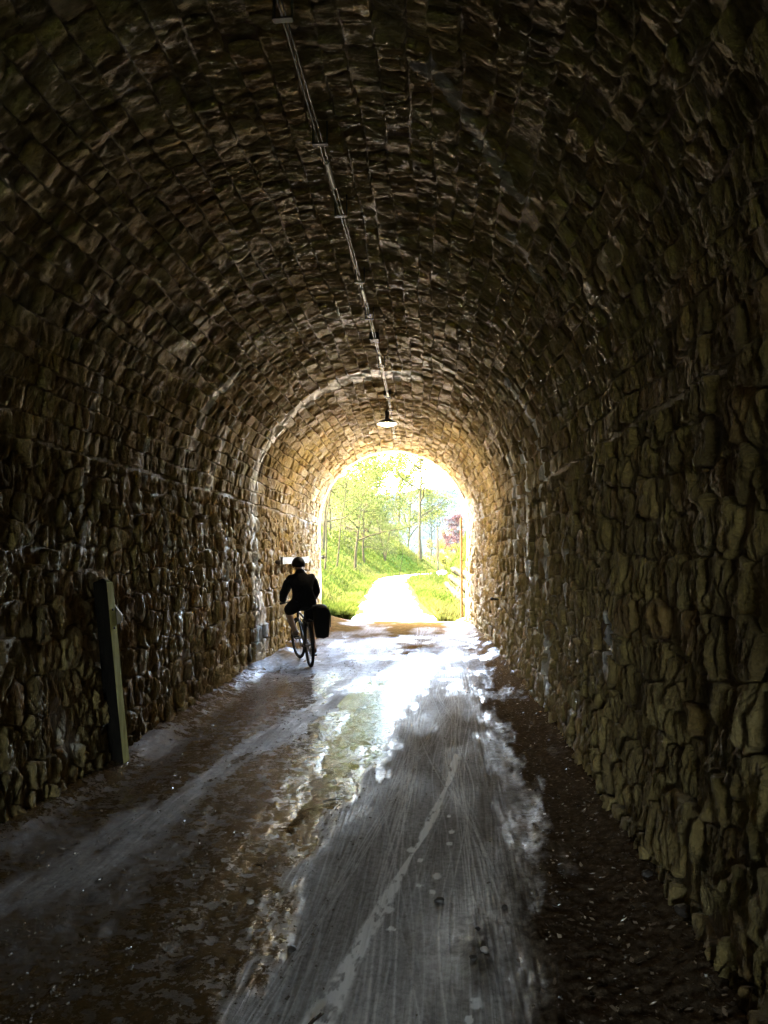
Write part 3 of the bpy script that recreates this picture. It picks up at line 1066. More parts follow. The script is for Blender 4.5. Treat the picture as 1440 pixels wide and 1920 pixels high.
M_LEAF = leaf_material('spring_leaves', [(0.016, 0.021, 0.004), (0.027, 0.032, 0.0075), (0.041, 0.045, 0.014)])
M_LEAF_Y = leaf_material('yellow_leaves', [(0.05, 0.053, 0.006), (0.072, 0.073, 0.010), (0.085, 0.079, 0.018)])
M_LEAF_R = leaf_material('reddish_leaves', [(0.05, 0.021, 0.018), (0.075, 0.037, 0.030), (0.085, 0.05, 0.038)])
M_LEAF_B = leaf_material('bare_twig_leaves', [(0.04, 0.032, 0.015), (0.058, 0.048, 0.018), (0.055, 0.053, 0.013)])
M_GRASS = leaf_material('grass_blades', [(0.012, 0.020, 0.003), (0.020, 0.028, 0.004), (0.031, 0.037, 0.007), (0.040, 0.039, 0.011)], 0.45)
M_BARK = simple_mat('bark', (0.022, 0.018, 0.009), 0.95, var=0.45, scale=6, bump=0.8, bscale=20, spec=0.0)
M_BARK_D = simple_mat('dark_bark', (0.011, 0.009, 0.006), 0.95, var=0.4, scale=6, bump=0.8, bscale=20, spec=0.0)


def leaf_cloud(name, pts, size, mat, parent, seed, kind=None, label=None, cat=None, droop=0.0):
    r = np.random.default_rng(seed)
    n = len(pts)
    a = r.normal(size=(n, 3)); a[:, 2] -= droop; a /= np.linalg.norm(a, axis=1)[:, None]
    b = np.cross(a, r.normal(size=(n, 3))); b /= np.linalg.norm(b, axis=1)[:, None] + 1e-9
    s = size * r.uniform(0.6, 1.35, (n, 1))
    w = 0.34
    V = np.stack([pts, pts + a * s * 0.5 + b * s * w, pts + a * s, pts + a * s * 0.5 - b * s * w], 1).reshape(-1, 3)
    F = np.arange(4 * n).reshape(n, 4)
    col = np.repeat(r.random((n, 3)), 4, 0)
    me = mesh_from(name, V, F, mat, attrs={'srand': col})
    return link(name, me, parent, kind=kind, label=label, cat=cat)


def tree(name, base, height, r0, label, seed, lean=(0, 0), leaves=2600, lsize=0.13, crown0=0.3, spread=0.36, mat=None, bark=None,
         limbs=16, cat='tree', group=None, wig=0.05, stems=1):
    mat = mat or M_LEAF; bark = bark or M_BARK
    r = random.Random(seed)
    bx, by = base
    bz = land1(bx, by) - 0.1
    root = empty(name, (bx, by, bz), label=label, cat=cat, group=group)
    mb = MB()
    tips = []
    for sidx in range(stems):
        h = height * (1 if stems == 1 else r.uniform(0.75, 1.05))
        lx, ly = lean
        if stems > 1:
            a = 6.28 * sidx / stems + r.random(); lx += 0.32 * math.cos(a); ly += 0.32 * math.sin(a)
        trunk = []
        n = 9
        ox = oy = 0
        for i in range(n + 1):
            k = i / n
            ox += r.gauss(0, wig) * h / n; oy += r.gauss(0, wig) * h / n
            trunk.append(Vector((lx * h * k ** 1.2 + ox, ly * h * k ** 1.2 + oy, h * k)))
        rad = [0.6 * r0 * (1.25 if i == 0 else 1) * (1 - 0.88 * (i / n) ** 0.85) for i in range(n + 1)]
        mb.tube(trunk, rad, 7)
        for j in range(limbs // stems):
            k = crown0 + (0.97 - crown0) * (j + r.random()) / max(1, limbs // stems)
            f = k * n; i0 = min(int(f), n - 1)
            p0 = trunk[i0].lerp(trunk[i0 + 1], f - i0)
            a = j * 2.4 + r.uniform(-0.6, 0.6)
            L = height * spread * (1.1 - 0.75 * (k - crown0) / (1 - crown0)) * r.uniform(0.6, 1.15)
            d = Vector((math.cos(a), math.sin(a), r.uniform(0.25, 0.85))).normalized()
            pts = [p0]
            for q in range(5):
                d = (d + Vector((r.gauss(0, 0.22), r.gauss(0, 0.22), r.gauss(0.02, 0.16)))).normalized()
                pts.append(pts[-1] + d * (L / 5))
            rr = r0 * 0.42 * (1 - 0.6 * k)
            mb.tube(pts, [max(0.008, rr * (1 - 0.85 * q / 5)) for q in range(6)], 5, cap=False)
            for q in range(2, 6):
                for z_ in range(3):
                    d2 = Vector((r.gauss(0, 1), r.gauss(0, 1), r.gauss(0.25, 0.7))).normalized()
                    L2 = L * r.uniform(0.18, 0.42)
                    e = pts[q] + d2 * L2
                    mid = pts[q] + d2 * (L2 * 0.5) + Vector((r.gauss(0, .05), r.gauss(0, .05), r.gauss(0, .05))) * L2
                    mb.tube([pts[q], mid, e], [max(0.006, rr * 0.22), max(0.005, rr * 0.15), 0.004], 3, cap=False)
                    tips += [mid, e, pts[q].lerp(e, 0.8)]
    mb.build('trunk', bark, root, smooth=True)
    if leaves and tips:
        tp = np.array([tuple(p) for p in tips])
        rn = np.random.default_rng(seed)
        pick = tp[rn.integers(0, len(tp), leaves)]
        pts = pick + rn.normal(size=(leaves, 3)) * np.array([0.24, 0.24, 0.2]) * (height / 12) ** 0.6
        leaf_cloud('crown', pts, lsize, mat, root, seed + 1)
    return root


def wx(px, D):
    return (px - 850) / FPX * D


tree('oak_tree', (wx(788, 74), 74), 19, 0.30, 'tallest tree with thick ivy green trunk beside the bend of the path', 31, leaves=5200, lsize=0.17, crown0=0.22, spread=0.36, limbs=22)
tree('young_tree', (wx(606, 33), 33), 11, 0.075, 'thin straight sapling nearest the left jamb of the tunnel mouth', 32, lean=(0.10, 0), leaves=2600, lsize=0.11, crown0=0.3, spread=0.25, limbs=16)
tree('young_tree', (wx(632, 40), 40), 12, 0.08, 'thin sapling leaning over the grass bank, second from the left jamb', 33, lean=(0.16, 0.02), leaves=2800, lsize=0.12, crown0=0.3, spread=0.25, limbs=16)
tree('crooked_tree', (wx(694, 70), 70), 14, 0.18, 'crooked dark trunked tree on the brown leaf litter slope', 34, lean=(0.10, -0.03), leaves=3600, lsize=0.15, crown0=0.2, wig=0.13, bark=M_BARK_D, spread=0.38, limbs=18)
tree('hazel_shrub', (wx(722, 66), 66), 8.5, 0.085, 'many stemmed hazel fanning out above the grass bank', 35, leaves=2600, lsize=0.13, crown0=0.25, stems=6, limbs=24, spread=0.2)
tree('small_tree', (wx(749, 62), 62), 4.2, 0.05, 'small curved dark sapling standing low on the grass bank', 36, lean=(0.07, 0), leaves=500, lsize=0.11, crown0=0.45, wig=0.12, bark=M_BARK_D, limbs=9, spread=0.3)
woods = [(618, 58, 15, 'slim wood tree behind the two saplings near the left jamb'), (645, 66, 17, 'tall wood tree high on the bank behind the leaning sapling'),
         (664, 52, 14, 'pale slender tree midway up the left bank'), (672, 84, 24, 'tall background tree rising above the crooked tree'),
         (706, 92, 25, 'background tree showing above the hazel stems'), (738, 96, 25, 'background tree between the hazel and the tallest tree'),
         (764, 100, 22, 'thin background tree just before the tallest tree'), (600, 46, 13, 'leafy tree half hidden by the left jamb'), (683, 60, 11, 'low leafy tree in front of the crooked tree')]
for i, (px, D, h, lb) in enumerate(woods):
    tree('wood_tree', (wx(px, D), D), h, 0.11 + 0.004 * h, lb, 50 + i, lean=(random.Random(i).uniform(-0.02, 0.1), 0), leaves=13000, lsize=0.115 if D < 70 else 0.2, crown0=0.12, spread=0.32,
         limbs=18, group='trees of the bank wood', mat=M_LEAF if i % 3 else M_LEAF_Y)
tree('bare_tree', (wx(806, 98), 98), 11, 0.13, 'almost bare twiggy tree right of the tallest trunk', 71, leaves=700, lsize=0.14, mat=M_LEAF_B, crown0=0.2, spread=0.42, limbs=20)
tree('red_tree', (wx(856, 96), 96), 6.6, 0.12, 'rounded tree with reddish pink foliage above the steep bank', 72, leaves=4200, lsize=0.17, mat=M_LEAF_R, crown0=0.1, spread=0.42, limbs=22)
tree('red_tree', (wx(836, 104), 104), 5.0, 0.10, 'smaller reddish tree beside the wooden pole', 75, leaves=2500, lsize=0.17, mat=M_LEAF_R, crown0=0.1, spread=0.42, limbs=16)
tree('yellow_shrub', (wx(834, 72), 72), 3.4, 0.05, 'bright yellow green shrub at the foot of the wooden pole', 73, leaves=2200, lsize=0.12, mat=M_LEAF_Y, crown0=0.05, stems=4, limbs=16, spread=0.3, cat='shrub')
tree('brown_shrub', (wx(815, 80), 80), 3.4, 0.05, 'brownish twiggy shrub between the tallest tree and the pole', 74, leaves=1300, lsize=0.12, mat=M_LEAF_B, crown0=0.05, stems=4, limbs=16, spread=0.3, cat='shrub')

# undergrowth of the wood floor
rg = np.random.default_rng(88)
n = 26000
uy = 24 + 72 * rg.random(n); ux = pc(uy) - 1.25 - 3.0 - 16 * rg.random(n) ** 1.4
k = fbm(ux * 0.6, uy * 0.45, octv=3, seed=301)
sel = k > -0.15
ux, uy, k = ux[sel], uy[sel], k[sel]
uz = land(ux, uy) + rg.random(len(ux)) ** 1.3 * (0.4 + 2.0 * np.clip(k + 0.15, 0, 1.2))
leaf_cloud('undergrowth', np.stack([ux, uy, uz], 1), 0.15, M_LEAF, None, 89, kind='stuff', label='low leafy undergrowth below the trees of the bank', cat='undergrowth')


def grass(name, n, fx, h0, h1, seed, label):
    r = np.random.default_rng(seed)
    x, y = fx(r, n)
    z = land(x, y)
    h = r.uniform(h0, h1, len(x)) * (0.65 + 0.5 * vnoise(x * 1.3, y * 1.3, seed=7) + 0.25)
    w = 0.007 * (y / 20) * r.uniform(0.7, 1.6, len(x))
    a = r.random(len(x)) * PI
    l = r.normal(size=(len(x), 2)) * 0.35 * h[:, None]
    dx, dy = np.cos(a) * w, np.sin(a) * w
    V = np.stack([np.stack([x - dx, y - dy, z - 0.02], 1), np.stack([x + dx, y + dy, z - 0.02], 1),
                  np.stack([x + l[:, 0] * 0.4 + dx * 0.7, y + l[:, 1] * 0.4 + dy * 0.7, z + h * 0.6], 1), np.stack([x + l[:, 0], y + l[:, 1], z + h], 1)], 1).reshape(-1, 3)
    i = np.arange(len(x)) * 4
    F = np.concatenate([np.stack([i, i + 1, i + 2], 1), np.stack([i, i + 2, i + 3], 1)])
    col = r.random((len(x), 3)); col[:, 0] = np.clip(0.5 * col[:, 0] + 0.35 + 0.4 * fbm(x * 0.5, y * 0.5, octv=3, seed=8), 0, 1)
    link(name, mesh_from(name, V, F, M_GRASS, attrs={'srand': np.repeat(col, 4, 0)}), kind='stuff', label=label, cat='grass')


def left_area(r, n):
    y = 20.1 + 55 * r.random(n) ** 1.6
    d = -0.15 + 5.6 * r.random(n) ** 1.2
    x = pc(y) - 1.25 - d - 0.45 * sstep(22.5, 20, y)
    return x, y


def right_area(r, n):
    y = 20.1 + 45 * r.random(n) ** 1.7
    a = pc(y) + 1.2 + 0.45 * sstep(22.5, 20, y); b = bank_foot(y) + 2.6
    x = a + (b - a) * r.random(n)
    k = r.random(n) < np.where((x - bank_foot(y) > 0) & (x - bank_foot(y) < 0.55) & (y < 38), 0.15, 1)
    return x[k], y[k]


grass('grass', 60000, left_area, 0.10, 0.30, 401, 'lush green grass on the bank left of the path')
grass('grass', 42000, right_area, 0.12, 0.34, 402, 'bright green grass verge right of the path')
# a ragged fringe of weeds at the mouth
def mouth_area(r, n):
    y = 19.6 + 1.8 * r.random(n) ** 1.3
    side = r.random(n) < 0.5
    cxm, _, _ = axis_at(y)
    x = np.where(side, cxm - 1.15 - 0.75 * r.random(n), cxm + 1.15 + 0.75 * r.random(n))
    return x, y


grass('grass', 5200, mouth_area, 0.10, 0.36, 403, 'weeds fringing the foot of the tunnel mouth')

# leaning retaining wall under the right bank
M_MOSSY = simple_mat('mossy_stone', (0.016, 0.0145, 0.008), 0.95, var=0.5, scale=5, bump=0.7, bscale=25, spec=0.0)
rw = empty('retaining_wall', (0.3, 26, 0), label='low leaning stone wall at the foot of the steep right bank', cat='wall')
rr = random.Random(3)
for row in range(3):
    y = 20.6 + rr.random() * 0.5
    while y < 37:
        L = rr.uniform(0.5, 1.1)
        hgt = 0.36
        zc = 0.06 + row * 0.37 + hgt / 2
        xf = float(bank_foot(np.array([y + L / 2]))[()][0] if hasattr(bank_foot(np.array([y])), '__len__') else 0) + 0.02 + zc * 0.42
        mb = MB()
        mb.blob((0, 0, 0), (0.2, L * 0.52, hgt * 0.56), 8, 6, 0.12, rr.randrange(9999))
        for i, v in enumerate(mb.v):
            mb.v[i] = (max(-0.12, min(0.12, v[0])), max(-L * 0.47, min(L * 0.47, v[1])), max(-hgt * 0.47, min(hgt * 0.47, v[2])))
        me = mesh_from('stone', mb.v, mb.f, M_MOSSY, attrs={'srand': np.tile([[rr.random(), 0, 0]], (len(mb.v), 1)), 'lime': np.zeros(len(mb.v))})
        o = link('stone', me, rw, (xf, y + L / 2, zc)); o.rotation_euler = (0, -0.38, 0)
        y += L + 0.02
at_world(rw)

# pole, pipe, marker, white boulder
M_WOOD = simple_mat('weathered_wood', (0.03, 0.022, 0.013), 0.9, var=0.4, scale=5, bump=0.6, bscale=35, spec=0.0)
mp = MB(); mp.tube([(0, 0, 0), (0.01, 0, 2.2), (0.0, 0, 4.3)], [0.09, 0.08, 0.065], 8)
pl_y = 62.0; pl_x = wx(821, pl_y)
pole = empty('utility_pole', (pl_x, pl_y, land1(pl_x, pl_y) - 0.1), label='thin wooden pole standing before the reddish tree', cat='pole')
mp.build('shaft', M_WOOD, pole)
mc = MB(); mc.lathe([(0.0, 4.36), (0.05, 4.34), (0.078, 4.30), (0.078, 4.25)], 10); mc.build('cap', M_BARK_D, pole)

pp = empty('drain_pipe', tuple(surf(T_END + 0.50, UMAX - 0.0, 0.10)), label='tan vertical drain pipe on the right jamb outside', cat='pipe')
M_PIPE = simple_mat('tan_pipe', (0.05, 0.03, 0.013), 0.8, var=0.15, bump=0.05, spec=0.0)
mpp = MB(); mpp.tube([(0, 0, 0), (0, 0, 1.5), (0, 0, 2.75)], 0.035, 10); mpp.build('pipe', M_PIPE, pp)
for zb in (0.6, 1.6, 2.5):
    q = MB(); q.torus((0, 0, zb), (0, 0, 1), 0.036, 0.008, 16, 6); q.box((0.05, 0, zb), (0.06, 0.02, 0.02)); q.build('clamp', M_BARK_D, pp)

rk = MB(); rk.blob((0, 0, 0.22), (0.5, 0.4, 0.3), 14, 9, 0.14, 8)
M_ROCK = simple_mat('pale_rock', (0.35, 0.35, 0.35), 0.8, var=0.2, scale=3, bump=0.5, bscale=14)
rkx, rky = wx(829, 58), 58
o = rk.build('boulder', M_ROCK, None, label='pale boulder at the roadside where the path bends away', cat='boulder', loc=(rkx, rky, land1(rkx, rky) - 0.05))

# ------------------------------------------------------------------ lights and conduit under the crown
M_STEEL = simple_mat('galvanised_steel', (0.025, 0.022, 0.018), 0.5, metal=0.1, var=0.25, bump=0.1)
M_IRON = simple_mat('dark_iron', (0.035, 0.03, 0.027), 0.6, var=0.4, bump=0.3)
M_PALE = simple_mat('pale_plastic', (0.55, 0.55, 0.52), 0.45, var=0.15, bump=0.05)
cz_u = (UV0 + UV1) / 2
cond = empty('cable_conduit', tuple(surf(8.0, cz_u, 0.2)), label='pair of thin steel conduits hung on brackets along the crown', cat='conduit')


def conduit_pt(t, off=0.0, drop=0.13):
    p = surf(t, cz_u + 0.07, drop)
    return (float(p[0]) + off, float(p[1]), float(p[2]))


tl = np.arange(-12.5, 17.2, 0.45)
for off, rad in ((-0.011, 0.006), (0.012, 0.005)):
    mb = MB(); mb.tube([conduit_pt(t, off, 0.13 + 0.008 * math.sin(t * 1.9 + off * 60)) for t in tl], rad, 7)
    mb.build('conduit_pipe', M_STEEL, cond)
for t in (3.4, 4.5, 5.5, 6.9, 8.0, 8.9, 10.1, 12.1, 13.2, 14.8, 15.6, 16.4):
    x, y, z = conduit_pt(t)
    up = surf(t, cz_u + 0.07, -0.02)
    mb = MB()
    top = float(up[2]) - z
    for s in (-1, 1):
        mb.box((x + s * 0.045, y, z + top / 2 - 0.018), (0.007, 0.03, top + 0.04))
    mb.box((x, y, z - 0.034), (0.098, 0.034, 0.009))
    mb.build('hanger_bracket', M_IRON, cond, smooth=False)
for t in (4.95, 7.3, 9.8, 12.0):
    mb = MB(); a, b = conduit_pt(t - 0.17), conduit_pt(t + 0.17)
    mb.tube([a, b], 0.018, 10); mb.build('coupling', M_PALE, cond)
for t in (3.0, 3.25, 9.0, 12.25):
    x, y, z = conduit_pt(t)
    mb = MB(); mb.box((x - 0.02, y, z + 0.06), (0.11, 0.16, 0.09)); mb.build('junction_box', M_IRON, cond, smooth=False, bevel=0.006)
at_world(cond)

LT = 13.9
lp = surf(LT, cz_u, 0.0)
lamp = empty('pendant_lamp', (float(lp[0]) - 0.02, float(lp[1]), CAM_H + 2.48), label='round enamel pendant lamp hanging under the vault near the mouth', cat='lamp')
mb = MB(); mb.lathe([(0.03, 0.17), (0.045, 0.10), (0.10, 0.075), (0.165, 0.04), (0.195, 0.0), (0.198, -0.006), (0.19, -0.004), (0.16, 0.03), (0.10, 0.06), (0.04, 0.075), (0.0, 0.08)], 32)
mb.build('lamp_shade', M_IRON, lamp)
t_ = NT('lit_glass'); em = t_.n('Emission'); em.inputs[0].default_value = (1.0, 0.82, 0.56, 1); em.inputs[1].default_value = 6.5
t_.l(em.outputs[0], t_.out.inputs['Surface'])
mb = MB(); mb.lathe([(0.0, -0.035), (0.06, -0.03), (0.12, -0.015), (0.15, 0.004), (0.16, 0.024), (0.0, 0.03)], 24)
mb.build('bulb', t_.m, lamp)
mb = MB(); mb.lathe([(0.0, 0.26), (0.035, 0.26), (0.04, 0.24), (0.04, 0.17), (0.03, 0.165)], 16); mb.build('socket', M_IRON, lamp)
mb = MB(); mb.tube([(0, 0, 0.25), (0, 0, float(lp[2]) - CAM_H - 2.48 + 0.02)], 0.012, 8); mb.build('stem', M_STEEL, lamp)

# ------------------------------------------------------------------ signpost by the left wall
post = empty('sign_post', (-2.755, 6.0, floor_z(-2.72, 6.0) - 0.04), label='leaning square wooden post against the left wall', cat='post')
t_ = NT('lit_shaded_post'); P_ = t_.pos()
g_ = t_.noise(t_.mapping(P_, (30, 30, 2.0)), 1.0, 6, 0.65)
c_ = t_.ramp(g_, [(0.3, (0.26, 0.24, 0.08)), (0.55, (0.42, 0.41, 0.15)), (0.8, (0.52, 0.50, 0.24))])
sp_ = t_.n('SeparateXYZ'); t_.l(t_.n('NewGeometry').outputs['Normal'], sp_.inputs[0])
c_ = t_.mix(t_.ramp(sp_.outputs['X'], [(0.45, 0.0), (0.75, 1.0)]), t_.ramp(g_, [(0.3, (0.004, 0.0035, 0.003)), (0.8, (0.012, 0.010, 0.007))]), c_)  # shade on the near face and light on the right side painted by normal
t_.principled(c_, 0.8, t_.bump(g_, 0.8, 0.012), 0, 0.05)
mb = MB()
w_ = 0.058
sec = []
for (z_, lx_) in ((0.0, 0.0), (0.5, -0.02), (1.0, -0.035), (1.52, -0.05)):
    ly_ = -0.18 * z_
    sec += [(-w_ + lx_, -w_ + ly_, z_), (w_ + lx_, -w_ + ly_, z_), (w_ + lx_, w_ + ly_, z_), (-w_ + lx_, w_ + ly_, z_)]
fs = [(3, 2, 1, 0)]
for i in range(3):
    for k in range(4):
        fs.append((i * 4 + k, i * 4 + (k + 1) % 4, (i + 1) * 4 + (k + 1) % 4, (i + 1) * 4 + k))
sec.append((-0.05, -0.28, 1.555)); n0 = len(sec) - 1
for k in range(4): fs.append((12 + k, 12 + (k + 1) % 4, n0))
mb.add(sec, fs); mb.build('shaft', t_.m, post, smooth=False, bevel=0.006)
M_BOARD = simple_mat('pale_board', (0.15, 0.125, 0.095), 0.6, var=0.15, scale=12, bump=0.2, bscale=40)
mb = MB()
pr = [(-0.22, -0.035), (-0.18, 0.055), (0.15, 0.06), (0.20, 0.02), (0.18, -0.05), (-0.17, -0.06)]
ca, sa = math.cos(R_(-56)), math.sin(R_(-56))
pr = [(a * ca - b * sa, a * sa + b * ca) for a, b in pr]
vv = [(a - 0.075, w_ + 0.006 - 0.18 * (b + 1.34), b + 1.34) for a, b in pr] + [(a - 0.075, w_ + 0.034 - 0.18 * (b + 1.34), b + 1.34) for a, b in pr]
mb.add(vv, [(0, 1, 2, 3, 4, 5), (11, 10, 9, 8, 7, 6)] + [(i, 6 + i, 6 + (i + 1) % 6, (i + 1) % 6) for i in range(6)])
mb.build('board', M_BOARD, post, smooth=False)
for q in ((-0.043, -0.234, 1.3), (-0.038, -0.207, 1.15)):
    mb = MB(); mb.tube([(q[0] + w_ - 0.004, q[1], q[2]), (q[0] + w_ + 0.008, q[1], q[2])], 0.010, 8); mb.build('bolt', M_IRON, post)

# pale rail on the left wall
rl = empty('wall_rail', tuple(surf(14.6, 1.64, 0.1)), label='pale wooden rail fixed along the left wall behind the head', cat='rail')
mb = MB(); ts = np.linspace(13.0, 16.4, 9); v_ = []
for t in ts:
    for (u_, h_) in ((1.575, 0.085), (1.70, 0.085), (1.70, 0.125), (1.575, 0.125)):
        v_.append(tuple(surf(t, u_ + 0.008 * math.sin(t * 2), h_)))
f_ = [(0, 1, 2, 3), (35, 34, 33, 32)]
for i in range(8):
    for k in range(4): f_.append((i * 4 + k, (i + 1) * 4 + k, (i + 1) * 4 + (k + 1) % 4, i * 4 + (k + 1) % 4))
mb.add(v_, f_); mb.build('plank', M_BOARD, rl, smooth=False)
for t in (13.0, 14.7, 16.3):
    mb = MB(); mb.tube([tuple(surf(t, 1.62, 0.0)), tuple(surf(t, 1.62, 0.085))], 0.035, 8); mb.build('bracket', M_IRON, rl)
at_world(rl)

# iron peg right wall, marker plate at left jamb
pg = empty('iron_peg', tuple(surf(12.6, UMAX - 1.0, 0.05)), label='small dark iron peg in the right wall near the mouth', cat='peg')
mb = MB(); mb.tube([tuple(surf(12.6, UMAX - 1.0, -0.02)), tuple(surf(12.58, UMAX - 1.0, 0.11)), tuple(surf(12.5, UMAX - 1.01, 0.15))], 0.02, 8); mb.build('pin', M_IRON, pg)
mb = MB(); mb.blob(tuple(surf(12.5, UMAX - 1.01, 0.155)), (0.032, 0.032, 0.028), 10, 6); mb.build('knob', M_IRON, pg)
at_world(pg)
mk = empty('marker_disc', tuple(surf(T_END + 0.46, 1.68, 0.02)), label='small grey round plate on the left jamb of the mouth', cat='marker')
mb = MB(); p0 = Vector(surf(T_END + 0.50, 1.68, 0.0)); mb.tube([p0, p0 + Vector((0.06, -0.005, 0))], 0.012, 8); mb.build('stalk', M_IRON, mk)
mb = MB(); mb.tube([p0 + Vector((0.05, 0.01, 0)), p0 + Vector((0.055, -0.012, 0))], 0.055, 18); mb.build('plate', M_STEEL, mk)
at_world(mk)
# ------------------------------------------------------------------ bicycle
RX, RY = -2.22, 11.45
HEAD = math.atan2(0.36, 0.93)
LEAN = R_(-4)
RZ = floor_z(RX, RY)


def rig(name, label, cat):
    o = empty(name, (RX, RY, RZ), HEAD, label, cat)
    o.rotation_euler = (0, LEAN, HEAD)
    return o


M_RUBBER = simple_mat('tyre_rubber', (0.008, 0.008, 0.008), 0.8, var=0.3, bump=0.3, spec=0.1)
M_FRAME = simple_mat('black_frame', (0.008, 0.008, 0.009), 0.5, var=0.2, bump=0.05, spec=0.2)
M_ALU = simple_mat('dull_alloy', (0.25, 0.25, 0.25), 0.4, metal=0.8, var=0.2, bump=0.05)
bike = rig('bicycle', 'black touring bicycle ridden away from the viewer toward the mouth', 'bicycle')
WB, WR = 1.05, 0.345
ax_r, ax_f = Vector((0, 0, WR)), Vector((0, WB, WR))
STEER = R_(9)
rot_f = Matrix.Rotation(STEER, 3, 'Z')


def wheel(c, axis, nm):
    w = link(nm, None, bike); w.empty_display_size = 0.1
    mb = MB(); mb.torus(c, axis, WR - 0.024, 0.024, 48, 10); mb.build('tyre', M_RUBBER, w)
    mb = MB(); mb.torus(c, axis, WR - 0.052, 0.011, 48, 6); mb.build('rim', M_FRAME, w)
    mb = MB(); a = Vector(axis).normalized(); mb.tube([Vector(c) - a * 0.055, Vector(c) + a * 0.055], 0.022, 12); mb.build('hub', M_ALU, w)
    mb = MB(); e1 = a.orthogonal().normalized(); e2 = a.cross(e1)
    for i in range(28):
        t = 2 * PI * i / 28; s = 1 if i % 2 else -1
        d = e1 * math.cos(t) + e2 * math.sin(t); d2 = e1 * math.cos(t + s * 0.5) + e2 * math.sin(t + s * 0.5)
        mb.tube([Vector(c) + a * (0.04 * s) + d2 * 0.022, Vector(c) + d * (WR - 0.055)], 0.0013, 4, cap=False)
    mb.build('spokes', M_ALU, w)
    return w


wheel(ax_r, (1, 0, 0), 'rear_wheel')
wheel(ax_f, rot_f @ Vector((1, 0, 0)), 'front_wheel')
BBk = Vector((0, 0.43, 0.285)); ST = Vector((0, 0.27, 0.76)); HT = Vector((0, 0.90, 0.84)); HB = Vector((0, 0.935, 0.70))
mb = MB()
mb.tube([BBk, ST], 0.016, 10); mb.tube([ST - Vector((0, 0, 0.03)), HT - Vector((0, 0, 0.03))], 0.015, 10); mb.tube([BBk, HB], 0.019, 10); mb.tube([HT + Vector((0, -0.01, 0.03)), HB + Vector((0, 0.01, -0.03))], 0.02, 10)
for s in (-1, 1):
    mb.tube([BBk + Vector((s * 0.03, 0, 0)), Vector((s * 0.055, 0.12, 0.32)), ax_r + Vector((s * 0.062, 0, 0))], 0.010, 8)
    mb.tube([ST + Vector((s * 0.012, 0, -0.03)), Vector((s * 0.05, 0.12, 0.56)), ax_r + Vector((s * 0.062, 0, 0))], 0.009, 8)
mb.tube([BBk + Vector((-0.045, 0, 0)), BBk + Vector((0.045, 0, 0))], 0.024, 12)
mb.build('frame', M_FRAME, bike)
mb = MB(); crown = HB + Vector((0, 0.02, -0.05))
for s in (-1, 1):
    o_ = rot_f @ Vector((s * 0.052, 0, 0))
    mb.tube([crown, crown + o_ * 0.9 + Vector((0, 0.005, -0.03)), Vector((0, 0.99, 0.5)) + o_, ax_f + o_ * 1.1], [0.014, 0.013, 0.011, 0.009], 8)
mb.build('fork', M_FRAME, bike)
mb = MB(); mb.tube([HT + Vector((0, 0, 0.02)), HT + Vector((0, -0.012, 0.10)), HT + Vector((0, 0.06, 0.13))], 0.014, 8); mb.build('stem', M_FRAME, bike)
HBAR = HT + Vector((0, 0.06, 0.13))
bar = [Vector((-0.31, -0.08, -0.01)), Vector((-0.20, -0.04, 0.0)), Vector((-0.06, 0, 0)), Vector((0.06, 0, 0)), Vector((0.20, -0.04, 0.0)), Vector((0.31, -0.08, -0.01))]
mb = MB(); mb.tube([HBAR + rot_f @ b for b in bar], 0.0125, 8); hb = mb.build('handlebar', M_FRAME, bike)
for s in (0, 5):
    mb = MB(); q = HBAR + rot_f @ bar[s]; q2 = HBAR + rot_f @ bar[s].lerp(bar[1 if s == 0 else 4], 0.9); mb.tube([q, q2], 0.018, 10); mb.build('grip', M_RUBBER, hb)
mb = MB(); mb.tube([ST, Vector((0, 0.235, 0.875))], 0.0135, 10); mb.build('seat_post', M_FRAME, bike)
mb = MB()
sad = [(0.10, 0.075), (0.16, 0.085), (0.22, 0.06), (0.30, 0.03), (0.37, 0.02)]
v_ = []; 
for (y_, w_2) in sad:
    for a in range(10):
        t = 2 * PI * a / 10; v_.append((w_2 * math.cos(t), y_, 0.895 + (0.022 if math.sin(t) > 0 else 0.03) * math.sin(t) + 0.02 * (y_ < 0.14)))
mb.add(v_, [(i * 10 + k, i * 10 + (k + 1) % 10, (i + 1) * 10 + (k + 1) % 10, (i + 1) * 10 + k) for i in range(4) for k in range(10)] + [tuple(range(9, -1, -1)), tuple(range(40, 50))])
mb.build('saddle', M_RUBBER, bike)
# rack, mudguard, cranks, chain
mb = MB()
for s in (-1, 1):
    mb.tube([ax_r + Vector((s * 0.075, 0, 0.02)), Vector((s * 0.06, -0.05, 0.72))], 0.006, 6)
    mb.tube([ax_r + Vector((s * 0.075, 0, 0.02)), Vector((s * 0.06, 0.12, 0.72))], 0.006, 6)
    mb.tube([Vector((s * 0.06, -0.2, 0.725)), Vector((s * 0.06, 0.22, 0.725))], 0.006, 6)
for y_ in (-0.2, -0.06, 0.08, 0.22): mb.tube([Vector((-0.06, y_, 0.725)), Vector((0.06, y_, 0.725))], 0.006, 6)
mb.build('luggage_rack', M_FRAME, bike)
mb = MB(); v_ = []; f_ = []
for i in range(19):
    t = R_(10 + i * 8.5)
    for (w_2, dr) in ((-0.03, 0.006), (-0.02, 0.018), (0.02, 0.018), (0.03, 0.006)):
        v_.append((w_2, -math.cos(t) * (WR + dr) , WR + math.sin(t) * (WR + dr)))
for i in range(18):
    for k in range(3): f_.append((i * 4 + k, i * 4 + k + 1, (i + 1) * 4 + k + 1, (i + 1) * 4 + k))
mb.add(v_, f_); mb.build('mudguard', M_FRAME, bike)
PL, PR = BBk + Vector((-0.10, 0.06, 0.155)), BBk + Vector((0.10, -0.06, -0.155))
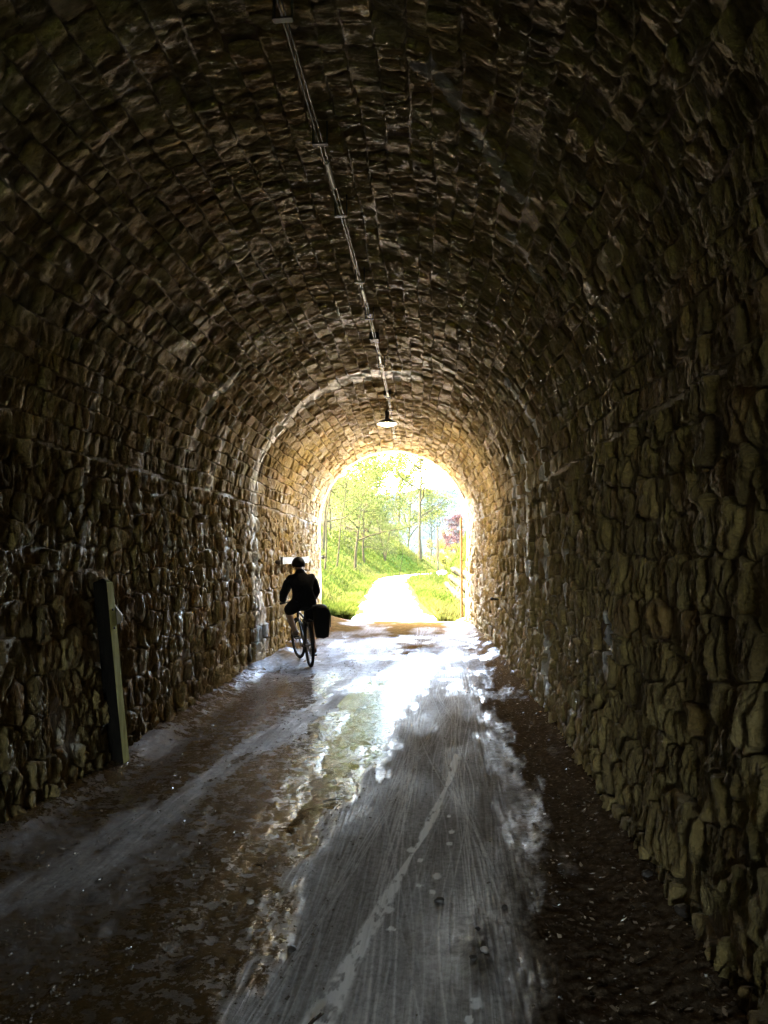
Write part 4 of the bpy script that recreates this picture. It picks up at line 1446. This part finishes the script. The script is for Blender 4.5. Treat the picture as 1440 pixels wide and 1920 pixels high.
for (p, s) in ((PL, -1), (PR, 1)):
    mb = MB(); mb.tube([BBk + Vector((s * 0.06, 0, 0)), Vector((s * 0.075, p.y, p.z))], 0.012, 8); cr_ = mb.build('crank', M_ALU, bike)
    mb = MB(); mb.box((s * 0.125, p.y, p.z), (0.09, 0.09, 0.022)); mb.build('pedal', M_FRAME, cr_, smooth=False)
mb = MB(); mb.torus(BBk + Vector((0.05, 0, 0)), (1, 0, 0), 0.085, 0.006, 32, 5); mb.torus(BBk + Vector((0.05, 0, 0)), (1, 0, 0), 0.05, 0.008, 24, 5); mb.build('chainring', M_ALU, bike)
mb = MB(); mb.tube([BBk + Vector((0.05, 0, 0.085)), Vector((0.05, 0, WR + 0.045))], 0.004, 5); mb.tube([BBk + Vector((0.05, 0, -0.085)), Vector((0.05, 0.03, WR - 0.13)), Vector((0.05, 0, WR - 0.045))], 0.004, 5); mb.build('chain', M_IRON, bike)

# pannier on the right-hand side of the rack
M_BAG = simple_mat('bag_cloth', (0.005, 0.005, 0.0055), 0.85, var=0.3, bump=0.4, bscale=30, spec=0.06)
bag = rig('pannier_bag', 'bulky black pannier bag hanging beside the rear wheel', 'bag')
mb = MB(); v_ = []
secs = [(0.47, 0.085, 0.13, 0.205), (0.52, 0.10, 0.15, 0.21), (0.70, 0.115, 0.165, 0.215), (0.83, 0.125, 0.17, 0.22), (0.90, 0.115, 0.165, 0.205), (0.965, 0.07, 0.13, 0.165)]
for (z_, hx, hy, cx_) in secs:
    for a in range(16):
        t = 2 * PI * a / 16
        c_, s_ = math.cos(t), math.sin(t)
        v_.append((cx_ + hx * math.copysign(abs(c_) ** 0.5, c_), -0.02 + hy * math.copysign(abs(s_) ** 0.5, s_), z_ - 0.02 + 0.010 * math.sin(5 * t)))
mb.add(v_, [(i * 16 + k, i * 16 + (k + 1) % 16, (i + 1) * 16 + (k + 1) % 16, (i + 1) * 16 + k) for i in range(5) for k in range(16)] + [tuple(range(15, -1, -1)), tuple(range(80, 96))])
mb.build('bag_body', M_BAG, bag)
mb = MB(); mb.blob((0.19, -0.02, 0.91), (0.125, 0.17, 0.055), 16, 8, 0.04, 4); mb.build('flap', M_BAG, bag)
for y_ in (-0.12, 0.08):
    mb = MB(); mb.tube([(0.33, y_, 0.6), (0.345, y_, 0.78), (0.31, y_, 0.93)], 0.007, 6); mb.build('strap', M_RUBBER, bag)

# ------------------------------------------------------------------ rider
M_SKIN = simple_mat('skin', (0.12, 0.065, 0.035), 0.6, var=0.12, bump=0.05)
M_JACKET = simple_mat('dark_jacket', (0.005, 0.005, 0.006), 0.9, var=0.3, scale=14, bump=0.5, bscale=26, spec=0.04)
M_SHORTS = simple_mat('dark_shorts', (0.005, 0.005, 0.006), 0.9, var=0.3, bump=0.4, bscale=26, spec=0.04)
M_SHOE = simple_mat('brown_shoe', (0.07, 0.045, 0.03), 0.6, var=0.3, bump=0.2)
M_HELM = simple_mat('helmet_shell', (0.005, 0.005, 0.0055), 0.6, var=0.2, bump=0.05, spec=0.1)
HL, HR = HBAR + rot_f @ Vector((-0.275, -0.07, 0.0)), HBAR + rot_f @ Vector((0.275, -0.07, 0.0))
J = {
    'pelvis': ((0, 0.20, 1.00), 0.15), 'belly': ((0, 0.25, 1.14), 0.145), 'chest': ((0, 0.37, 1.30), 0.155), 'neckb': ((0, 0.46, 1.43), 0.085),
    'neck': ((0, 0.50, 1.49), 0.058), 'head': ((0, 0.54, 1.57), 0.088), 'top': ((0, 0.54, 1.645), 0.078), 'nose': ((0, 0.635, 1.57), 0.02),
    'shL': ((-0.175, 0.42, 1.375), 0.07), 'elL': ((-0.275, 0.52, 1.13), 0.05), 'wrL': ((HL.x + 0.005, HL.y - 0.06, HL.z + 0.045), 0.034), 'haL': ((HL.x, HL.y - 0.005, HL.z + 0.03), 0.036),
    'shR': ((0.175, 0.42, 1.375), 0.07), 'elR': ((0.265, 0.53, 1.13), 0.05), 'wrR': ((HR.x - 0.005, HR.y - 0.06, HR.z + 0.045), 0.034), 'haR': ((HR.x, HR.y - 0.005, HR.z + 0.03), 0.036),
    'hipL': ((-0.10, 0.24, 0.965), 0.105), 'thL': ((-0.185, 0.42, 0.905), 0.085), 'knL': ((-0.215, 0.565, 0.845), 0.064), 'caL': ((-0.185, 0.50, 0.68), 0.058), 'anL': ((-0.135, 0.43, 0.52), 0.04), 'heL': ((-0.13, 0.40, 0.485), 0.038), 'toL': ((-0.14, 0.58, 0.478), 0.036),
    'hipR': ((0.10, 0.24, 0.965), 0.105), 'thR': ((0.12, 0.40, 0.80), 0.085), 'knR': ((0.135, 0.53, 0.635), 0.062), 'caR': ((0.13, 0.45, 0.45), 0.056), 'anR': ((0.125, 0.355, 0.225), 0.04), 'heR': ((0.125, 0.325, 0.18), 0.038), 'toR': ((0.13, 0.48, 0.155), 0.036),
}
E = [('pelvis', 'belly'), ('belly', 'chest'), ('chest', 'neckb'), ('neckb', 'neck'), ('neck', 'head'), ('head', 'top'), ('head', 'nose')]
for s in 'LR':
    E += [('chest', 'sh' + s), ('sh' + s, 'el' + s), ('el' + s, 'wr' + s), ('wr' + s, 'ha' + s), ('pelvis', 'hip' + s), ('hip' + s, 'th' + s), ('th' + s, 'kn' + s), ('kn' + s, 'ca' + s), ('ca' + s, 'an' + s), ('an' + s, 'he' + s), ('an' + s, 'to' + s)]
names = list(J); ni = {k: i for i, k in enumerate(names)}
me = bpy.data.meshes.new('skeleton')
me.from_pydata([J[k][0] for k in names], [(ni[a], ni[b]) for a, b in E], [])
tmp = bpy.data.objects.new('skeleton', me); COL.objects.link(tmp)
sk = tmp.modifiers.new('skin', 'SKIN'); sk.use_smooth_shade = True; sk.branch_smoothing = 0.4
for i, k in enumerate(names):
    d = me.skin_vertices[0].data[i]; d.radius = (J[k][1], J[k][1] * (0.8 if k in ('belly', 'chest', 'pelvis') else 1)); d.use_root = (k == 'pelvis')
sb = tmp.modifiers.new('sub', 'SUBSURF'); sb.levels = 2; sb.render_levels = 2
dg = bpy.context.evaluated_depsgraph_get()
bm_ = bpy.data.meshes.new_from_object(tmp.evaluated_get(dg))
bpy.data.objects.remove(tmp)
bv = np.empty(len(bm_.vertices) * 3); bm_.vertices.foreach_get('co', bv); bv = bv.reshape(-1, 3)
bn_ = np.empty(len(bm_.vertices) * 3); bm_.vertices.foreach_get('normal', bn_); bn_ = bn_.reshape(-1, 3)
polys = [tuple(p.vertices) for p in bm_.polygons]
rider = rig('person', 'cyclist in dark jacket and shorts seen from behind riding away', 'person')
# hands: palms already there, five bent fingers each close round the grips
body = MB(); body.add(bv.tolist(), polys)
for s, Hh in ((-1, HL), (1, HR)):
    for k, (off, ln, fr_) in enumerate(((-0.036, 0.85, 0.0085), (-0.012, 1.0, 0.009), (0.012, 0.95, 0.0088), (0.035, 0.8, 0.008))):
        b = Hh + Vector((-s * off, 0.0, 0.0))
        body.tube([b + Vector((0, 0.0, 0.035)), b + Vector((0, 0.032 * ln, 0.026)), b + Vector((0, 0.036 * ln, -0.004)), b + Vector((0, 0.014, -0.024 * ln))], [fr_, fr_, fr_ * 0.9, fr_ * 0.75], 7)
    b = Hh + Vector((-s * 0.04, -0.02, 0.02))
    body.tube([b + Vector((0, 0, 0.01)), b + Vector((-s * 0.015, 0.012, -0.012)), b + Vector((-s * 0.02, 0.028, -0.022))], [0.011, 0.0105, 0.008], 7)
for s in (-1, 1):
    body.blob((s * 0.088, 0.53, 1.565), (0.012, 0.02, 0.032), 8, 6)
body.build('body', M_SKIN, rider)
pts = np.array([J[k][0] for k in names])
cen = np.array([bv[list(p)].mean(0) for p in polys])
best = np.full(len(cen), 9.0); lab = np.zeros(len(cen), int); par = np.zeros(len(cen))
for ei, (a, b) in enumerate(E):
    A_, B_ = np.array(J[a][0]), np.array(J[b][0]); ab = B_ - A_
    k = np.clip(((cen - A_) @ ab) / (ab @ ab), 0, 1)
    d = np.linalg.norm(cen - A_ - k[:, None] * ab, axis=1) - (J[a][1] * (1 - k) + J[b][1] * k)
    m_ = d < best
    best[m_] = d[m_]; lab[m_] = ei; par[m_] = k[m_]


def garment(name, sel, off, mat):
    use = [p for p, q in zip(polys, sel) if q]
    ids = sorted({i for p in use for i in p}); mp_ = {i: j for j, i in enumerate(ids)}
    wr_ = 0.006 * fbm(bv[ids, 0] * 18 + bv[ids, 1] * 9, bv[ids, 2] * 22, octv=2, seed=3)
    v = bv[ids] + bn_[ids] * (off + wr_)[:, None]
    me2 = mesh_from(name, v, [tuple(mp_[i] for i in p) for p in use], mat, smooth=True)
    o = link(name, me2, rider)
    md = o.modifiers.new('cloth', 'SOLIDIFY'); md.thickness = 0.006; md.offset = 1
    return o


en = ['%s-%s' % e for e in E]
def on(*ks): return np.array([any(en[l] == q for q in ks) for l in lab])
torso = on('pelvis-belly', 'belly-chest', 'chest-neckb', 'chest-shL', 'chest-shR', 'shL-elL', 'shR-elR') | (on('elL-wrL', 'elR-wrR') & (par < 0.85))
garment('jacket', torso, 0.014, M_JACKET)
garment('shorts', on('pelvis-hipL', 'pelvis-hipR', 'hipL-thL', 'hipR-thR') | (on('thL-knL', 'thR-knR') & (par < 0.55)) | (on('pelvis-belly') & (par < 0.3)), 0.018, M_SHORTS)
for s in 'LR':
    garment('shoe', on('an%s-he%s' % (s, s), 'an%s-to%s' % (s, s)), 0.010, M_SHOE)
mb = MB()
v_ = []; f_ = []
for i in range(8):
    a = PI * 0.58 * i / 7
    for k in range(20):
        t = 2 * PI * k / 20
        v_.append((0.108 * math.sin(a) * math.cos(t), 0.54 + 0.132 * math.sin(a) * math.sin(t) - 0.01, 1.60 + 0.118 * math.cos(a) + 0.02 * (math.sin(t) * math.sin(a))))
for i in range(7):
    for k in range(20): f_.append((i * 20 + k, (i + 1) * 20 + k, (i + 1) * 20 + (k + 1) % 20, i * 20 + (k + 1) % 20))
mb.add(v_, f_); hel = mb.build('helmet', M_HELM, rider)
md = hel.modifiers.new('shell', 'SOLIDIFY'); md.thickness = 0.018; md.offset = -1

# ------------------------------------------------------------------ small things on the floor
M_TWIG = simple_mat('wet_twig', (0.03, 0.02, 0.014), 0.5, var=0.3, bump=0.5)
def gx_(px, py):
    D = FPX * CAM_H / (py - 1040); return (px - 850) / FPX * D, D


for (px, py, L, a, lb) in ((626, 1496, 0.16, 0.5, 'short dark twig lying at the edge of the puddle'), (592, 1897, 0.11, 1.1, 'forked twig at the bottom end of the white streak'),
                           (345, 1800, 0.09, 0.9, 'stubby dark stick on the brown mud left of the grey tracks')):
    x, y = gx_(px, py)
    mb = MB(); d = Vector((math.cos(a), math.sin(a), 0))
    mb.tube([-d * L / 2, -d * L * 0.1 + Vector((0.004, 0.006, 0.008)), d * L / 2], [0.006, 0.007, 0.004], 7)
    e = empty('twig', (x, y, floor_z(x, y) + 0.008), label=lb, cat='twig')
    mb.build('stick', M_TWIG, e)
    mb = MB(); mb.tube([Vector((0.004, 0.006, 0.008)), Vector((0.02, L * 0.25, 0.014))], [0.005, 0.003], 6); mb.build('side_twig', M_TWIG, e)
M_PEB = simple_mat('dark_pebble', (0.035, 0.029, 0.024), 0.45, var=0.4, scale=30, bump=0.3)
M_PEB2 = simple_mat('pale_pebble', (0.34, 0.30, 0.26), 0.45, var=0.3, scale=30, bump=0.3)
for i, (px, py, s, m, lb) in enumerate(((821, 1671, 0.021, M_PEB, 'dark pebble on the grey tracks below the white splashes'), (549, 1768, 0.018, M_PEB, 'dark pebble on the left edge of the grey tracks'),
                                        (470, 1686, 0.016, M_PEB2, 'pale wet pebble on the brown mud left of the grey tracks'), (938, 1678, 0.013, M_PEB, 'small dark pebble at the right edge of the grey tracks'),
                                        (902, 1765, 0.018, M_PEB2, 'flat pale pebble low on the right of the grey tracks'), (881, 1778, 0.013, M_PEB, 'small dark pebble just left of the flat pale pebble'),
                                        (890, 1722, 0.012, M_PEB, 'tiny dark pebble above the flat pale pebble'), (805, 1907, 0.016, M_PEB, 'dark pebble at the bottom edge of the view'),
                                        (1040, 1905, 0.02, M_PEB, 'dark clod on the brown soil at the bottom edge'), (1255, 1715, 0.04, M_PEB, 'broad stone lying on the soil by the right wall'),
                                        (1190, 1640, 0.025, M_PEB, 'small stone on the soil beside the right wall'))):
    x, y = gx_(px, py)
    mb = MB(); mb.blob((0, 0, 0), (s * 1.3, s, s * 0.7), 10, 7, 0.14, i)
    o = mb.build('pebble', m, None, label=lb, cat='pebble', loc=(x, y, floor_z(x, y) + s * 0.35))
    o.rotation_euler = (0, 0, i * 1.3)

# ------------------------------------------------------------------ air
hz = bpy.data.materials.new('air'); hz.use_nodes = True
ht = hz.node_tree; ht.nodes.clear()
ho = ht.nodes.new('ShaderNodeOutputMaterial'); pv = ht.nodes.new('ShaderNodeVolumePrincipled')
pv.inputs['Color'].default_value = (0.30, 0.52, 1.0, 1); pv.inputs['Density'].default_value = 0.0000024; pv.inputs['Anisotropy'].default_value = 0.2
ht.links.new(pv.outputs[0], ho.inputs['Volume'])
mb = MB(); mb.box((0, 0, 190), (8400, 8400, 392)); mb.v = [(x, y, z) for x, y, z in mb.v]
mb.build('haze', hz, None, smooth=False, kind='stuff', label='pale blue haze in the far air', cat='haze')
